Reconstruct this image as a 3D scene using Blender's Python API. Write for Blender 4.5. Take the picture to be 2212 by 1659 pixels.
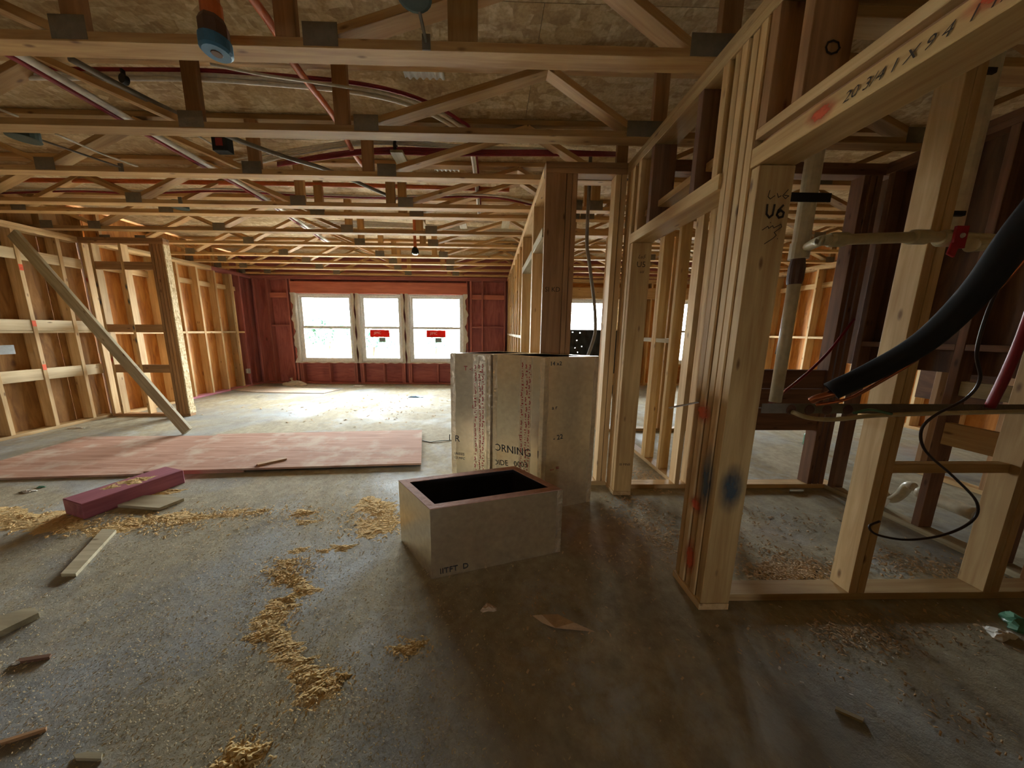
import bpy, bmesh, math, random
import numpy as np
from mathutils import Vector, Matrix
random.seed(7); rng = np.random.default_rng(7)
scn = bpy.context.scene
COL = scn.collection
for o in list(bpy.data.objects): bpy.data.objects.remove(o)

# ------------------------------------------------------------------ camera
F, PX, PY = 675.0, 1072.0, 829.5                 # focal length and principal point, px in 2212x1659
PITCH, YAW, ROLL, EYE = math.radians(9.67), math.radians(1.23), math.radians(-0.49), 1.30
_cy, _sy, _cp, _sp = math.cos(YAW), math.sin(YAW), math.cos(PITCH), math.sin(PITCH)
_f = np.array([_sy*_cp, _cy*_cp, -_sp]); _r = np.array([_cy, -_sy, 0.0]); _d = np.cross(_f, _r)
_c, _s = math.cos(ROLL), math.sin(ROLL)
ROT = np.array([_c*_r + _s*_d, -_s*_r + _c*_d, _f]); EYEP = np.array([0, 0, EYE])
def at(x, y, axis, val):
    d = ROT.T @ np.array([(x-PX)/F, (y-PY)/F, 1.0]); t = (val-EYEP[axis])/d[axis]
    return Vector(EYEP + t*d)
def fl(x, y, z=0.0): return at(x, y, 2, z)
def onX(x, y, v): return at(x, y, 0, v)
def onY(x, y, v): return at(x, y, 1, v)
cam = bpy.data.objects.new('camera', bpy.data.cameras.new('camera')); COL.objects.link(cam)
cam.data.sensor_width = 36; cam.data.sensor_fit = 'HORIZONTAL'; cam.data.lens = F*36/2212
cam.data.shift_x = (1106-PX)/2212; cam.data.clip_start = 0.02; cam.data.clip_end = 300
m = Matrix.Identity(4)
for i in range(3):
    m[i][0] = ROT[0][i]; m[i][1] = -ROT[1][i]; m[i][2] = -ROT[2][i]; m[i][3] = EYEP[i]
cam.matrix_world = m
scn.camera = cam

# ------------------------------------------------------------------ daylight and exposure
scn.view_settings.view_transform = 'Standard'; scn.view_settings.look = 'None'
scn.view_settings.gamma = 1.0; scn.view_settings.use_curve_mapping = False
scn.view_settings.exposure = 1.12
W = bpy.data.worlds.new('overcast_sky'); scn.world = W; W.use_nodes = True
bg = W.node_tree.nodes['Background']; bg.inputs[0].default_value = (0.93, 0.97, 1.0, 1); bg.inputs[1].default_value = 30.0
WINDOWS = [(-4.51, -3.23, .53, 2.12), (-3.07, -2.08, .53, 2.12), (-1.92, -.63, .53, 2.12), (1.80, 3.05, .53, 2.06), (4.2, 5.1, .53, 2.06)]
REAR = [(-1.7, -1.0, .7, 1.4)]   # open window holes behind the viewer
YF, YB0 = 7.55, -9.0                              # inner faces of the far and near walls
for (x0, x1, z0, z1) in WINDOWS + REAR:
    rear = (x0, x1, z0, z1) in REAR
    L = bpy.data.lights.new('window_daylight', 'AREA'); L.shape = 'RECTANGLE'; L.size = x1-x0; L.size_y = z1-z0
    L.cycles.is_portal = True
    o = bpy.data.objects.new('window_daylight', L); COL.objects.link(o)
    o.location = ((x0+x1)/2, YB0-.04 if rear else YF+.16, (z0+z1)/2); o.rotation_euler = (math.radians(90 if rear else -90), 0, 0)

# ------------------------------------------------------------------ materials
M = {}
def lin(r, g, b):
    f = lambda c: (c/255/12.92) if c/255 <= .04045 else ((c/255+.055)/1.055)**2.4
    return (f(r), f(g), f(b), 1)
class NT:
    def __init__(s, name):
        s.m = bpy.data.materials.new(name); s.m.use_nodes = True; s.t = s.m.node_tree
        s.b = s.t.nodes['Principled BSDF']; M[name] = s.m
    def n(s, typ, **kw):
        nd = s.t.nodes.new(typ)
        for k, v in kw.items():
            if k in nd.inputs: nd.inputs[k].default_value = v
            else: setattr(nd, k, v)
        return nd
    def l(s, a, b): s.t.links.new(a, b)
    def ramp(s, fac, stops):
        r = s.n('ShaderNodeValToRGB'); e = r.color_ramp.elements
        while len(e) > len(stops): e.remove(e[-1])
        while len(e) < len(stops): e.new(0.5)
        for el, (p, c) in zip(e, stops): el.position = p; el.color = c if len(c) == 4 else (*c, 1)
        s.l(fac, r.inputs[0]); return r.outputs[0]
    def mix(s, fac, a, b, typ='MIX'):
        mx = s.n('ShaderNodeMixRGB', blend_type=typ)
        for i, v in ((0, fac), (1, a), (2, b)):
            if hasattr(v, 'is_output'): s.l(v, mx.inputs[i])
            else: mx.inputs[i].default_value = v
        return mx.outputs[0]
    def noise(s, vec, scale, detail=4, rough=.55, dist=0):
        nd = s.n('ShaderNodeTexNoise'); nd.inputs['Scale'].default_value = scale; nd.inputs['Detail'].default_value = detail
        nd.inputs['Roughness'].default_value = rough; nd.inputs['Distortion'].default_value = dist
        if vec is not None: s.l(vec, nd.inputs['Vector'])
        return nd.outputs['Fac']
    def bump(s, h, strength=.3, dist=.01):
        b = s.n('ShaderNodeBump'); b.inputs['Strength'].default_value = strength; b.inputs['Distance'].default_value = dist
        s.l(h, b.inputs['Height']); s.l(b.outputs[0], s.b.inputs['Normal'])
    def coords(s, scale, rand=True, kind='Object'):
        tc = s.n('ShaderNodeTexCoord'); mp = s.n('ShaderNodeMapping'); s.l(tc.outputs[kind], mp.inputs['Vector'])
        mp.inputs['Scale'].default_value = scale
        if rand:
            oi = s.n('ShaderNodeObjectInfo'); vm = s.n('ShaderNodeVectorMath', operation='SCALE')
            vm.inputs[0].default_value = (37, 11, 23); s.l(oi.outputs['Random'], vm.inputs['Scale']); s.l(vm.outputs[0], mp.inputs['Location'])
        return mp.outputs[0]
def wood(name, light, dark, rough=.65, knots=True, vary=.35):
    n = NT(name); v = n.coords((1.6, 26, 26)); g = n.noise(v, 1.0, 5, .6, .6)
    c = n.ramp(g, [(.3, dark), (.7, light)])
    vb = n.coords((.9, 3, 3))
    bl = n.ramp(n.noise(vb, 1.6, 3), [(.3, (.72, .66, .60, 1)), (.6, (1, 1, 1, 1))]); c = n.mix(.8, c, bl, 'MULTIPLY')
    if knots:
        vk = n.coords((4.5, 13, 13)); vo = n.n('ShaderNodeTexVoronoi'); vo.inputs['Scale'].default_value = 1.0; n.l(vk, vo.inputs['Vector'])
        k = n.ramp(vo.outputs['Distance'], [(.05, (.25, .14, .07, 1)), (.14, (1, 1, 1, 1))]); c = n.mix(.8, c, k, 'MULTIPLY')
    oi = n.n('ShaderNodeObjectInfo'); t = n.ramp(oi.outputs['Random'], [(0, (1-vary, 1-vary*1.05, 1-vary*1.2, 1)), (.5, (1, .97, .93, 1)), (1, (1.0, 1.0, 1.0, 1))])
    c = n.mix(1.0, c, t, 'MULTIPLY')
    n.l(c, n.b.inputs['Base Color']); n.b.inputs['Roughness'].default_value = rough; n.bump(g, .15, .003)
wood('stud_wood', lin(232, 202, 150), lin(198, 158, 104))
wood('truss_wood', lin(214, 176, 118), lin(172, 128, 76))
wood('header_wood', lin(226, 196, 138), lin(190, 150, 92), vary=.12)
wood('lit_wood', lin(240, 222, 182), lin(214, 190, 146), vary=.1)  # lightened wood: window light on the left blocking is put into the colour
wood('grey_wood', lin(206, 196, 165), lin(160, 148, 118))
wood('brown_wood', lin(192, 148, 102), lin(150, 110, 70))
wood('red_wood', lin(188, 116, 106), lin(160, 90, 84), rough=.75, knots=False, vary=.25)
wood('red_header', lin(214, 136, 112), lin(188, 104, 88), rough=.75, knots=False, vary=.1)
wood('redbrown_wood', lin(146, 106, 80), lin(108, 76, 54), vary=.2)
wood('pink_wood', lin(226, 160, 178), lin(206, 128, 150), knots=False, vary=.05)
wood('magenta_wood', lin(176, 104, 120), lin(142, 74, 92), knots=False, vary=.05)
def osb(name, cols, scale=1.0, rough=.8):
    n = NT(name); tc = n.coords((1, 1, 1)); h = None; c = None
    for i, (rot, sc) in enumerate(((.5, (9, 42, 42)), (-.7, (36, 8, 40)), (1.2, (12, 34, 34)))):
        mp = n.n('ShaderNodeMapping'); mp.inputs['Rotation'].default_value = (rot*.4, rot*.7, rot); mp.inputs['Scale'].default_value = [k*scale for k in sc]
        n.l(tc, mp.inputs['Vector']); vo = n.n('ShaderNodeTexVoronoi'); vo.inputs['Scale'].default_value = 1.0; n.l(mp.outputs[0], vo.inputs['Vector'])
        sp = n.n('ShaderNodeSeparateColor'); n.l(vo.outputs['Color'], sp.inputs[0])
        ci = n.ramp(sp.outputs[0], [(0, cols[0]), (.5, cols[1]), (1, cols[2])])
        if c is None: c = ci; h = sp.outputs[1]
        else: c = n.mix(n.ramp(n.noise(tc, 7+3*i, 2), [(.42, (0, 0, 0, 1)), (.58, (1, 1, 1, 1))]), c, ci)
    fine = n.ramp(n.noise(tc, 60, 3), [(.35, (.72, .68, .62, 1)), (.6, (1, 1, 1, 1))]); c = n.mix(.7, c, fine, 'MULTIPLY')
    n.l(c, n.b.inputs['Base Color']); n.b.inputs['Roughness'].default_value = rough; n.bump(h, .25, .004)
osb('deck_osb', [lin(170, 142, 102), lin(196, 170, 126), lin(222, 202, 164)], .62)
osb('speckled_osb', [lin(176, 150, 104), lin(222, 200, 156), lin(240, 226, 190)], 2.0)
def ply(name, light, mid, dark):
    n = NT(name); v = n.coords((1.1, 7, 7)); g = n.noise(v, 1.5, 6, .6, 1.6); c = n.ramp(g, [(.3, dark), (.5, mid), (.72, light)])
    vk = n.coords((2.2, 4, 4)); vo = n.n('ShaderNodeTexVoronoi'); vo.inputs['Scale'].default_value = 1; n.l(vk, vo.inputs['Vector'])
    k = n.ramp(vo.outputs['Distance'], [(.05, (.3, .18, .1, 1)), (.13, (1, 1, 1, 1))]); c = n.mix(.7, c, k, 'MULTIPLY')
    n.l(c, n.b.inputs['Base Color']); n.b.inputs['Roughness'].default_value = .7; n.bump(g, .1, .003)
ply('sheathing_ply', lin(212, 150, 74), lin(190, 124, 52), lin(154, 92, 36))
ply('sheathing_osb', lin(182, 138, 78), lin(156, 112, 58), lin(120, 82, 40))
ply('dark_sheathing', lin(120, 82, 50), lin(96, 62, 36), lin(72, 44, 26))
ply('red_sheathing', lin(178, 104, 94), lin(160, 88, 80), lin(136, 70, 66))
def pinkply():
    n = NT('pink_plywood'); v = n.coords((1.2, 18, 18)); g = n.noise(v, 1.2, 6, .6, .8); c = n.ramp(g, [(.3, lin(152, 108, 86)), (.55, lin(184, 144, 122)), (.75, lin(200, 168, 148))])
    d = n.ramp(n.noise(n.coords((1, 1, 1)), 2.4, 6, .65), [(.5, (0, 0, 0, 1)), (.68, (1, 1, 1, 1))]); c = n.mix(d, c, lin(200, 182, 162))
    n.l(c, n.b.inputs['Base Color']); n.b.inputs['Roughness'].default_value = .85; n.b.inputs['Specular IOR Level'].default_value = .2; n.bump(g, .12, .003)
pinkply()
def concrete():
    n = NT('dusty_concrete'); tc = n.n('ShaderNodeTexCoord').outputs['Object']
    base = n.ramp(n.noise(tc, 3.2, 8, .62), [(.3, lin(118, 120, 119)), (.7, lin(164, 168, 169))])
    dust = n.ramp(n.noise(tc, .75, 9, .62, .6), [(.34, (0, 0, 0, 1)), (.52, (1, 1, 1, 1))])
    dcol = n.ramp(n.noise(tc, 14, 6, .7), [(.3, lin(138, 127, 102)), (.7, lin(180, 169, 140))])
    c = n.mix(dust, base, dcol)
    white = n.ramp(n.noise(tc, 1.7, 8, .7, .3), [(.56, (0, 0, 0, 1)), (.66, (1, 1, 1, 1))]); c = n.mix(n.mix(.55, (0, 0, 0, 1), white), c, lin(182, 188, 188))
    pk = n.ramp(n.noise(tc, .55, 4, .5), [(.62, (0, 0, 0, 1)), (.74, (1, 1, 1, 1))]); c = n.mix(n.mix(.35, (0, 0, 0, 1), pk), c, lin(176, 120, 100))
    dk = n.ramp(n.noise(tc, 1.1, 5, .6, .4), [(.30, (1, 1, 1, 1)), (.38, (0, 0, 0, 1))]); c = n.mix(n.mix(.5, (0, 0, 0, 1), dk), c, lin(76, 68, 60))
    n.l(c, n.b.inputs['Base Color'])
    rg = n.ramp(dust, [(0, (.55, .55, .55, 1)), (1, (.9, .9, .9, 1))]); n.l(rg, n.b.inputs['Roughness'])
    h = n.mix(.5, n.noise(tc, 55, 6, .75), n.noise(tc, 9, 5, .6)); n.bump(h, .55, .012)
concrete()
def plain(name, rgb, rough=.5, metal=0.0, bump=None, noise=None, **kw):
    n = NT(name); v = n.coords((1, 1, 1)); g = n.noise(v, noise or 30, 4)
    a = [c*.86 for c in rgb[:3]]; b = [min(1, c*1.1) for c in rgb[:3]]
    n.l(n.ramp(g, [(.3, (*a, 1)), (.7, (*b, 1))]), n.b.inputs['Base Color'])
    n.b.inputs['Roughness'].default_value = rough; n.b.inputs['Metallic'].default_value = metal
    if bump: n.bump(n.noise(v, bump[0], 5, .6, .5), bump[1], .01)
    for k, val in kw.items(): n.b.inputs[k].default_value = val
    return n
plain('foil', lin(246, 232, 208), .27, .86, (6, .12))
plain('foil_tape', lin(236, 222, 198), .30, .9, (26, .9))
plain('duct_liner', lin(26, 26, 30), .95)
plain('duct_rim', lin(200, 154, 136), .8, 0, (40, .5))
plain('red_print', lin(178, 52, 56), .7)
plain('black_print', lin(40, 40, 44), .7)
plain('marker', lin(62, 48, 34), .8)
plain('pvc_white', lin(218, 206, 178), .35)
plain('pvc_yellowed', lin(202, 188, 148), .35)
plain('pex_red', lin(140, 34, 44), .4)
plain('pex_white', lin(212, 206, 196), .4)
plain('cpvc_orange', lin(198, 104, 54), .4)
plain('cap_blue', lin(66, 120, 160), .45)
plain('socket_brown', lin(96, 66, 54), .5)
plain('conduit_grey', lin(132, 130, 126), .4, .6)
plain('copper', lin(196, 120, 84), .25, 1.0)
plain('foam_black', lin(18, 20, 24), .8)
plain('strap_black', lin(14, 14, 15), .6)
plain('cable_black', lin(52, 38, 32), .35)
plain('cable_grey', lin(120, 112, 100), .6)
plain('galvanised', lin(128, 118, 102), .6, .35, (60, .3))
plain('bright_tin', lin(240, 244, 246), .35, .15)
plain('vinyl_white', lin(226, 228, 226), .4)
plain('valve_red', lin(176, 40, 52), .45)
plain('green_box', lin(44, 62, 54), .5)
plain('green_plastic', lin(120, 176, 146), .25, **{'Transmission Weight': .4})
plain('paper_white', lin(226, 222, 212), .8, 0, (20, .4))
plain('paper_brown', lin(208, 180, 148), .8, 0, (20, .4))
plain('cardboard', lin(190, 170, 146), .8)
plain('black_sheet', lin(24, 28, 30), .5, 0, (6, .4))
plain('outlet_grey', lin(150, 152, 148), .45)
plain('chips', lin(222, 188, 126), .9)
plain('chips_dark', lin(202, 172, 132), .9)
plain('crumbs', lin(196, 176, 136), .9)
plain('sawdust', lin(218, 184, 122), .95, 0, (160, .6), 140)
plain('orange_tag', lin(240, 96, 44), .6)
plain('leaf_green', lin(96, 140, 116), .7)
plain('bark', lin(84, 70, 56), .9)
plain('outdoor_ground', lin(168, 162, 150), .9, 0, (2, .3), 3)
plain('machine_yellow', lin(214, 186, 110), .5)
def translucent(name, rgb, fac=.55):
    n = NT(name); v = n.coords((1, 1, 1)); c = n.ramp(n.noise(v, 14, 4), [(.3, tuple(k*.85 for k in rgb[:3])+(1,)), (.7, rgb)])
    d = n.n('ShaderNodeBsdfDiffuse'); t = n.n('ShaderNodeBsdfTranslucent'); mx = n.n('ShaderNodeMixShader'); mx.inputs[0].default_value = fac
    n.l(c, d.inputs[0]); n.l(c, t.inputs[0]); n.l(d.outputs[0], mx.inputs[1]); n.l(t.outputs[0], mx.inputs[2]); n.l(mx.outputs[0], n.t.nodes['Material Output'].inputs[0])
translucent('house_wrap', lin(228, 222, 208), .3); translucent('sticker_red', lin(214, 52, 44), .12); translucent('sticker_white', lin(236, 232, 226), .3); translucent('sticker_grey', lin(150, 158, 152), .1); translucent('bag_plastic', lin(222, 208, 186), .3)
def glass():
    n = NT('window_glass'); t = n.n('ShaderNodeBsdfTransparent'); g = n.n('ShaderNodeBsdfGlossy'); g.inputs['Roughness'].default_value = .02
    lw = n.n('ShaderNodeLayerWeight'); lw.inputs[0].default_value = .25; mx = n.n('ShaderNodeMixShader'); t.inputs[0].default_value = (.95, .97, .96, 1)
    n.l(lw.outputs['Fresnel'], mx.inputs[0]); n.l(t.outputs[0], mx.inputs[1]); n.l(g.outputs[0], mx.inputs[2])
    n.l(mx.outputs[0], n.t.nodes['Material Output'].inputs[0])
glass()
def spray(name, rgb):
    n = NT(name); tc = n.n('ShaderNodeTexCoord').outputs['Object']
    gr = n.n('ShaderNodeTexGradient', gradient_type='SPHERICAL'); n.l(tc, gr.inputs[0])
    mul = n.n('ShaderNodeMath', operation='MULTIPLY'); n.l(gr.outputs['Fac'], mul.inputs[0]); n.l(n.ramp(n.noise(tc, 2.2, 5), [(.25, (.55, .55, .55, 1)), (.65, (1.15, 1.15, 1.15, 1))]), mul.inputs[1])
    n.l(n.ramp(mul.outputs[0], [(.0, (0, 0, 0, 1)), (.7, (.75, .75, .75, 1))]), n.b.inputs['Alpha'])
    n.b.inputs['Base Color'].default_value = rgb; n.b.inputs['Roughness'].default_value = .7
spray('spray_orange', lin(226, 92, 52)); spray('spray_blue', lin(66, 88, 102)); spray('spray_red', lin(190, 50, 48))

# ------------------------------------------------------------------ helpers
def tag(o, label=None, cat=None, group=None, kind=None):
    if label: o['label'] = label
    if cat: o['category'] = cat
    if group: o['group'] = group
    if kind: o['kind'] = kind
    return o
def empty(name, loc, label, cat=None, group=None, kind=None):
    o = bpy.data.objects.new(name, None); o.empty_display_size = .1; o.location = loc; COL.objects.link(o)
    return tag(o, label, cat, group, kind)
def wloc(o):
    v = Vector(o.location); p = o.parent
    while p: v = v + Vector(p.location); p = p.parent
    return v
ROTP = {}
def link(name, me, parent, loc, rot=None):
    """a mesh object at world place loc; parents are unrotated empties, or boards whose inverse is kept"""
    o = bpy.data.objects.new(name, me); COL.objects.link(o)
    mw = (rot.to_4x4() if rot is not None else Matrix.Identity(4)); mw.translation = Vector(loc)
    ROTP[o] = mw
    if parent is not None:
        o.parent = parent; pm = ROTP[parent] if parent in ROTP else Matrix.Translation(wloc(parent))
        o.matrix_parent_inverse = pm.inverted()
    o.matrix_basis = mw
    return o
BOX = {}
def boxmesh(L, w, t, mat, bev=.002):
    k = (round(L, 3), round(w, 3), round(t, 3), mat, bev)
    if k not in BOX:
        bm = bmesh.new(); bmesh.ops.create_cube(bm, size=1); bmesh.ops.scale(bm, vec=(L, w, t), verts=bm.verts)
        if bev and min(L, w, t) > bev*3: bmesh.ops.bevel(bm, geom=bm.edges[:], offset=bev, segments=1, affect='EDGES', profile=.5)
        me = bpy.data.meshes.new('board'); bm.to_mesh(me); bm.free(); me.materials.append(M[mat]); BOX[k] = me
    return BOX[k]
RZ = Matrix.Rotation(math.pi/2, 3, 'Z'); RY = Matrix.Rotation(-math.pi/2, 3, 'Y'); RI = Matrix.Identity(3)
def box(parent, name, x0, x1, y0, y1, z0, z1, mat, bev=.002):
    dx, dy, dz = x1-x0, y1-y0, z1-z0; c = ((x0+x1)/2, (y0+y1)/2, (z0+z1)/2)
    if dz >= dx and dz >= dy: return link(name, boxmesh(dz, dy, dx, mat, bev), parent, c, RY)
    if dy >= dx: return link(name, boxmesh(dy, dx, dz, mat, bev), parent, c, RZ)
    return link(name, boxmesh(dx, dy, dz, mat, bev), parent, c, RI)
def beam(parent, name, a, b, wvec, w, t, mat, bev=.002):
    """a board from a to b; w along wvec, t across"""
    a, b = Vector(a), Vector(b); X = (b-a).normalized(); Y = Vector(wvec); Y = (Y-X*Y.dot(X)).normalized(); Z = X.cross(Y)
    r = Matrix((X, Y, Z)).transposed()
    return link(name, boxmesh((b-a).length, w, t, mat, bev), parent, (a+b)/2, r)
def mesh(parent, name, verts, faces, mat, loc=(0, 0, 0), smooth=False, mats=None):
    me = bpy.data.meshes.new(name); L = Vector(loc)
    me.from_pydata([tuple(Vector(v)-L) for v in verts], [], faces); me.update()
    for mm in (mats or [mat]): me.materials.append(M[mm])
    if smooth: me.polygons.foreach_set('use_smooth', [True]*len(me.polygons))
    return link(name, me, parent, L)
def prism(parent, name, pts, z0, z1, mat):
    n = len(pts); v = [(p[0], p[1], z0) for p in pts] + [(p[0], p[1], z1) for p in pts]
    f = [tuple(range(n))[::-1], tuple(range(n, 2*n))] + [(i, (i+1) % n, n+(i+1) % n, n+i) for i in range(n)]
    c = sum((Vector((p[0], p[1], z0)) for p in pts), Vector())/n
    o = mesh(parent, name, v, f, mat, c)
    bm = bmesh.new(); bm.from_mesh(o.data); bmesh.ops.recalc_face_normals(bm, faces=bm.faces); bm.to_mesh(o.data); bm.free()
    return o
def smooth_path(pts, sub=6):
    pts = [Vector(p) for p in pts]
    if len(pts) < 3: return pts
    P = [pts[0]*2-pts[1]] + pts + [pts[-1]*2-pts[-2]]; out = []
    for i in range(1, len(P)-2):
        a, b, c, d = P[i-1:i+3]
        for k in range(sub):
            t = k/sub; out.append(.5*((2*b) + (c-a)*t + (2*a-5*b+4*c-d)*t*t + (-a+3*b-3*c+d)*t**3))
    return out + [pts[-1]]
def tube(parent, name, pts, r, mat, sub=6, seg=10, hollow=False, smooth=True):
    P = smooth_path(pts, sub) if smooth else [Vector(p) for p in pts]; n = len(P); rr = r if callable(r) else (lambda t: r)
    v = []; f = []; up = Vector((0, 0, 1))
    t0 = (P[1]-P[0]).normalized(); u = t0.cross(up if abs(t0.z) < .9 else Vector((1, 0, 0))).normalized()
    for i in range(n):
        t = (P[min(i+1, n-1)]-P[max(i-1, 0)]).normalized(); u = (u-t*u.dot(t)).normalized(); w = t.cross(u); R = rr(i/(n-1))
        for k in range(seg):
            a = 2*math.pi*k/seg; v.append(P[i]+u*(R*math.cos(a))+w*(R*math.sin(a)))
    for i in range(n-1):
        for k in range(seg):
            k2 = (k+1) % seg; f.append((i*seg+k, i*seg+k2, (i+1)*seg+k2, (i+1)*seg+k))
    f.append(tuple(range(seg))[::-1])
    if hollow:                                     # recessed bore at the far end
        b = (n-1)*seg; base = len(v); t = (P[-1]-P[-2]).normalized()
        for k in range(seg): v.append(P[-1]+(v[b+k]-P[-1])*.78)
        for k in range(seg): v.append(P[-1]+(v[b+k]-P[-1])*.78-t*R*1.5)
        for k in range(seg):
            k2 = (k+1) % seg; f.append((b+k, b+k2, base+k2, base+k)); f.append((base+k, base+k2, base+seg+k2, base+seg+k))
        f.append(tuple(range(base+seg, base+2*seg)))
    else: f.append(tuple(range((n-1)*seg, n*seg)))
    return mesh(parent, name, v, f, mat, P[0], smooth=True)
def lathe(parent, name, c, axis, prof, mat, seg=16):
    """prof: (distance along axis, radius)"""
    c = Vector(c); A = Vector(axis).normalized(); u = A.cross(Vector((0, 0, 1)) if abs(A.z) < .9 else Vector((1, 0, 0))).normalized(); w = A.cross(u); v = []; f = []
    for d, r in prof:
        for k in range(seg): a = 2*math.pi*k/seg; v.append(c+A*d+u*(r*math.cos(a))+w*(r*math.sin(a)))
    for i in range(len(prof)-1):
        for k in range(seg): k2 = (k+1) % seg; f.append((i*seg+k, i*seg+k2, (i+1)*seg+k2, (i+1)*seg+k))
    f.append(tuple(range(seg))[::-1]); f.append(tuple(range((len(prof)-1)*seg, len(prof)*seg)))
    return mesh(parent, name, v, f, mat, c, smooth=False)
def lettering(parent, name, text, size, origin, right, up, mat, shear=0.0, label=None):
    cu = bpy.data.curves.new(name, 'FONT'); cu.body = text; cu.size = size; cu.shear = shear; cu.resolution_u = 2
    t = bpy.data.objects.new(name, cu); COL.objects.link(t); me = bpy.data.meshes.new_from_object(t); bpy.data.objects.remove(t); bpy.data.curves.remove(cu)
    me.materials.clear(); me.materials.append(M[mat]); me.name = name
    X = Vector(right).normalized(); Z = X.cross(Vector(up)).normalized(); Y = Z.cross(X)
    o = link(name, me, parent, Vector(origin)+Z*.0015, Matrix((X, Y, Z)).transposed())
    if label: o['label'] = label
    return o
def strokes(parent, name, lines, origin, right, up, width, mat):
    """pen strokes given as 2-D polylines"""
    X = Vector(right).normalized(); Z = X.cross(Vector(up)).normalized(); Y = Z.cross(X); O = Vector(origin)+Z*.0015; v = []; f = []
    for ln in lines:
        for (a, b) in zip(ln[:-1], ln[1:]):
            d = Vector((b[0]-a[0], b[1]-a[1])); d.normalize(); nrm = Vector((-d.y, d.x))*width/2; e = d*width*.3; i = len(v)
            for q in (Vector(a)-e-nrm, Vector(b)+e-nrm, Vector(b)+e+nrm, Vector(a)-e+nrm): v.append(O+X*q.x+Y*q.y)
            f.append((i, i+1, i+2, i+3))
    return mesh(parent, name, v, f, mat, O)
def paint(parent, name, c, right, up, rx, ry, mat):
    X = Vector(right).normalized(); Z = X.cross(Vector(up)).normalized(); Y = Z.cross(X)
    me = bpy.data.meshes.new(name); me.from_pydata([(-1, -1, 0), (1, -1, 0), (1, 1, 0), (-1, 1, 0)], [], [(0, 1, 2, 3)]); me.materials.append(M[mat])
    r = Matrix((X*rx, Y*ry, Z*rx)).transposed()
    return link(name, me, parent, Vector(c)+Z*.0012, r)

# ------------------------------------------------------------------ the slab, the deck and the outdoors
XL, XR, YB = -5.78, 6.04, -9.0
ZP, ZC, ZT, ZD = 2.43, 2.508, 2.90, 2.94           # underside of plates, of truss, of top chord, of deck
fo = box(None, 'floor', XL-.05, XR+.05, YB-.1, YF+.2, -.2, 0, 'dusty_concrete', 0); tag(fo, 'grey concrete slab dusted with sawdust and pale stains', 'floor', kind='structure')
g = box(None, 'ground', -40, 40, -40, 70, -.5, -.25, 'outdoor_ground', 0); tag(g, 'pale bare ground outside the windows', 'ground', kind='structure')
ce = empty('ceiling', (0, 2, ZD), 'bare oriented strand board deck above the trusses', kind='structure')
nx = 0
y = YB-.1
row = 0
while y < YF+.2:
    x = XL-.05-(1.22 if row % 2 else 0)
    while x < XR+.05:
        xa, xb = max(x, XL-.05), min(x+2.44, XR+.05)
        if xb-xa > .05: box(ce, 'deck_sheet', xa+.0015, xb-.0015, y+.0015, min(y+1.22, YF+.2)-.0015, ZD, ZD+.018, 'deck_osb', 0)
        x += 2.44
    y += 1.22; row += 1
box(ce, 'deck_topping', XL-.1, XR+.1, YB-.15, YF+.25, ZD+.0185, ZD+.09, 'deck_osb', 0)
box(ce, 'rim_board', XL-.04, XR+.04, YF+.12, YF+.155, ZC, ZD-.001, 'red_wood')
box(ce, 'rim_board', XL-.04, XL-.002, YB, YF+.12, ZC, ZD-.001, 'brown_wood')
box(ce, 'rim_board', XR+.002, XR+.04, YB, YF+.12, ZC, ZD-.001, 'brown_wood')
box(ce, 'rim_board', XL-.04, XR+.04, YB-.06, YB-.02, ZC, ZD-.001, 'brown_wood')

# ------------------------------------------------------------------ framed walls
def wall_root(name, loc, label): return empty(name, loc, label, kind='structure')
S = .038
def plates_y(w, x0, x1, y0, y1, mat='stud_wood', sole=True, top=2):
    if sole: box(w, 'sole_plate', x0, x1, y0, y1, 0.0005, S, mat)
    for k in range(top): box(w, 'top_plate', x0, x1, y0, y1, ZP+k*.039, ZP+k*.039+S, mat)
# left wall, near part
XN = -5.60
wl = wall_root('wall_left', (XN, 2, 0), 'left wall of open studs with brown board sheathing and three rows of blocking, window light put into its pale colour')
plates_y(wl, XN-.14, XN, YB, 4.62)
ys = [3.62+.385*k for k in range(-32, 3)]
for y in ys:
    if y > YB+.1: box(wl, 'stud', XN-.14, XN, y, y+S, S+.0005, ZP-.0005, 'stud_wood')
for y in ys:
    if y < YB+.1: continue
    y1 = min(y+.385, 4.62)
    if y1-y < .1: continue
    for (za, zb, xa, xb) in ((2.09, 2.215, -.045, -.007), (1.255, 1.385, -.045, -.007), (1.225, 1.253, -.13, -.006), (.645, .785, -.045, -.007)):
        box(wl, 'blocking', XN+xa, XN+xb, y+S+.001, y1-.001, za, zb, 'lit_wood')
y = YB-.1; k = 0
while y < 4.7:
    box(wl, 'sheathing_panel', XN-.152, XN-.1415, y+.001, min(y+1.22, 4.71)-.001, 0, ZC+.4, 'sheathing_osb', 0); y += 1.22
box(wl, 'sheathing_panel', XN-.152, -5.50-.13, 4.712, 4.722, 0, ZC+.4, 'sheathing_osb', 0)
for (y, z) in ((3.62, 2.06), (3.62, 1.34), (4.005, 1.34), (3.62, .80), (4.005, .80), (4.005, 2.0)):
    box(wl, 'paint_mark', XN+.0004, XN+.0016, y+.002, y+S-.002, z-.035, z+.035, 'orange_tag', 0)
b = empty('outlet_box', onX(5, 765, XN-.06), 'grey electrical box on the left wall at the picture edge', 'outlet box')
p = onX(5, 757, XN-.05); box(b, 'shell', XN-.06, XN-.004, p.y-.12, p.y+.055, .99, 1.08, 'outlet_grey'); box(b, 'cover', XN-.0038, XN+.002, p.y-.13, p.y+.062, .983, 1.088, 'outlet_grey')
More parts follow.
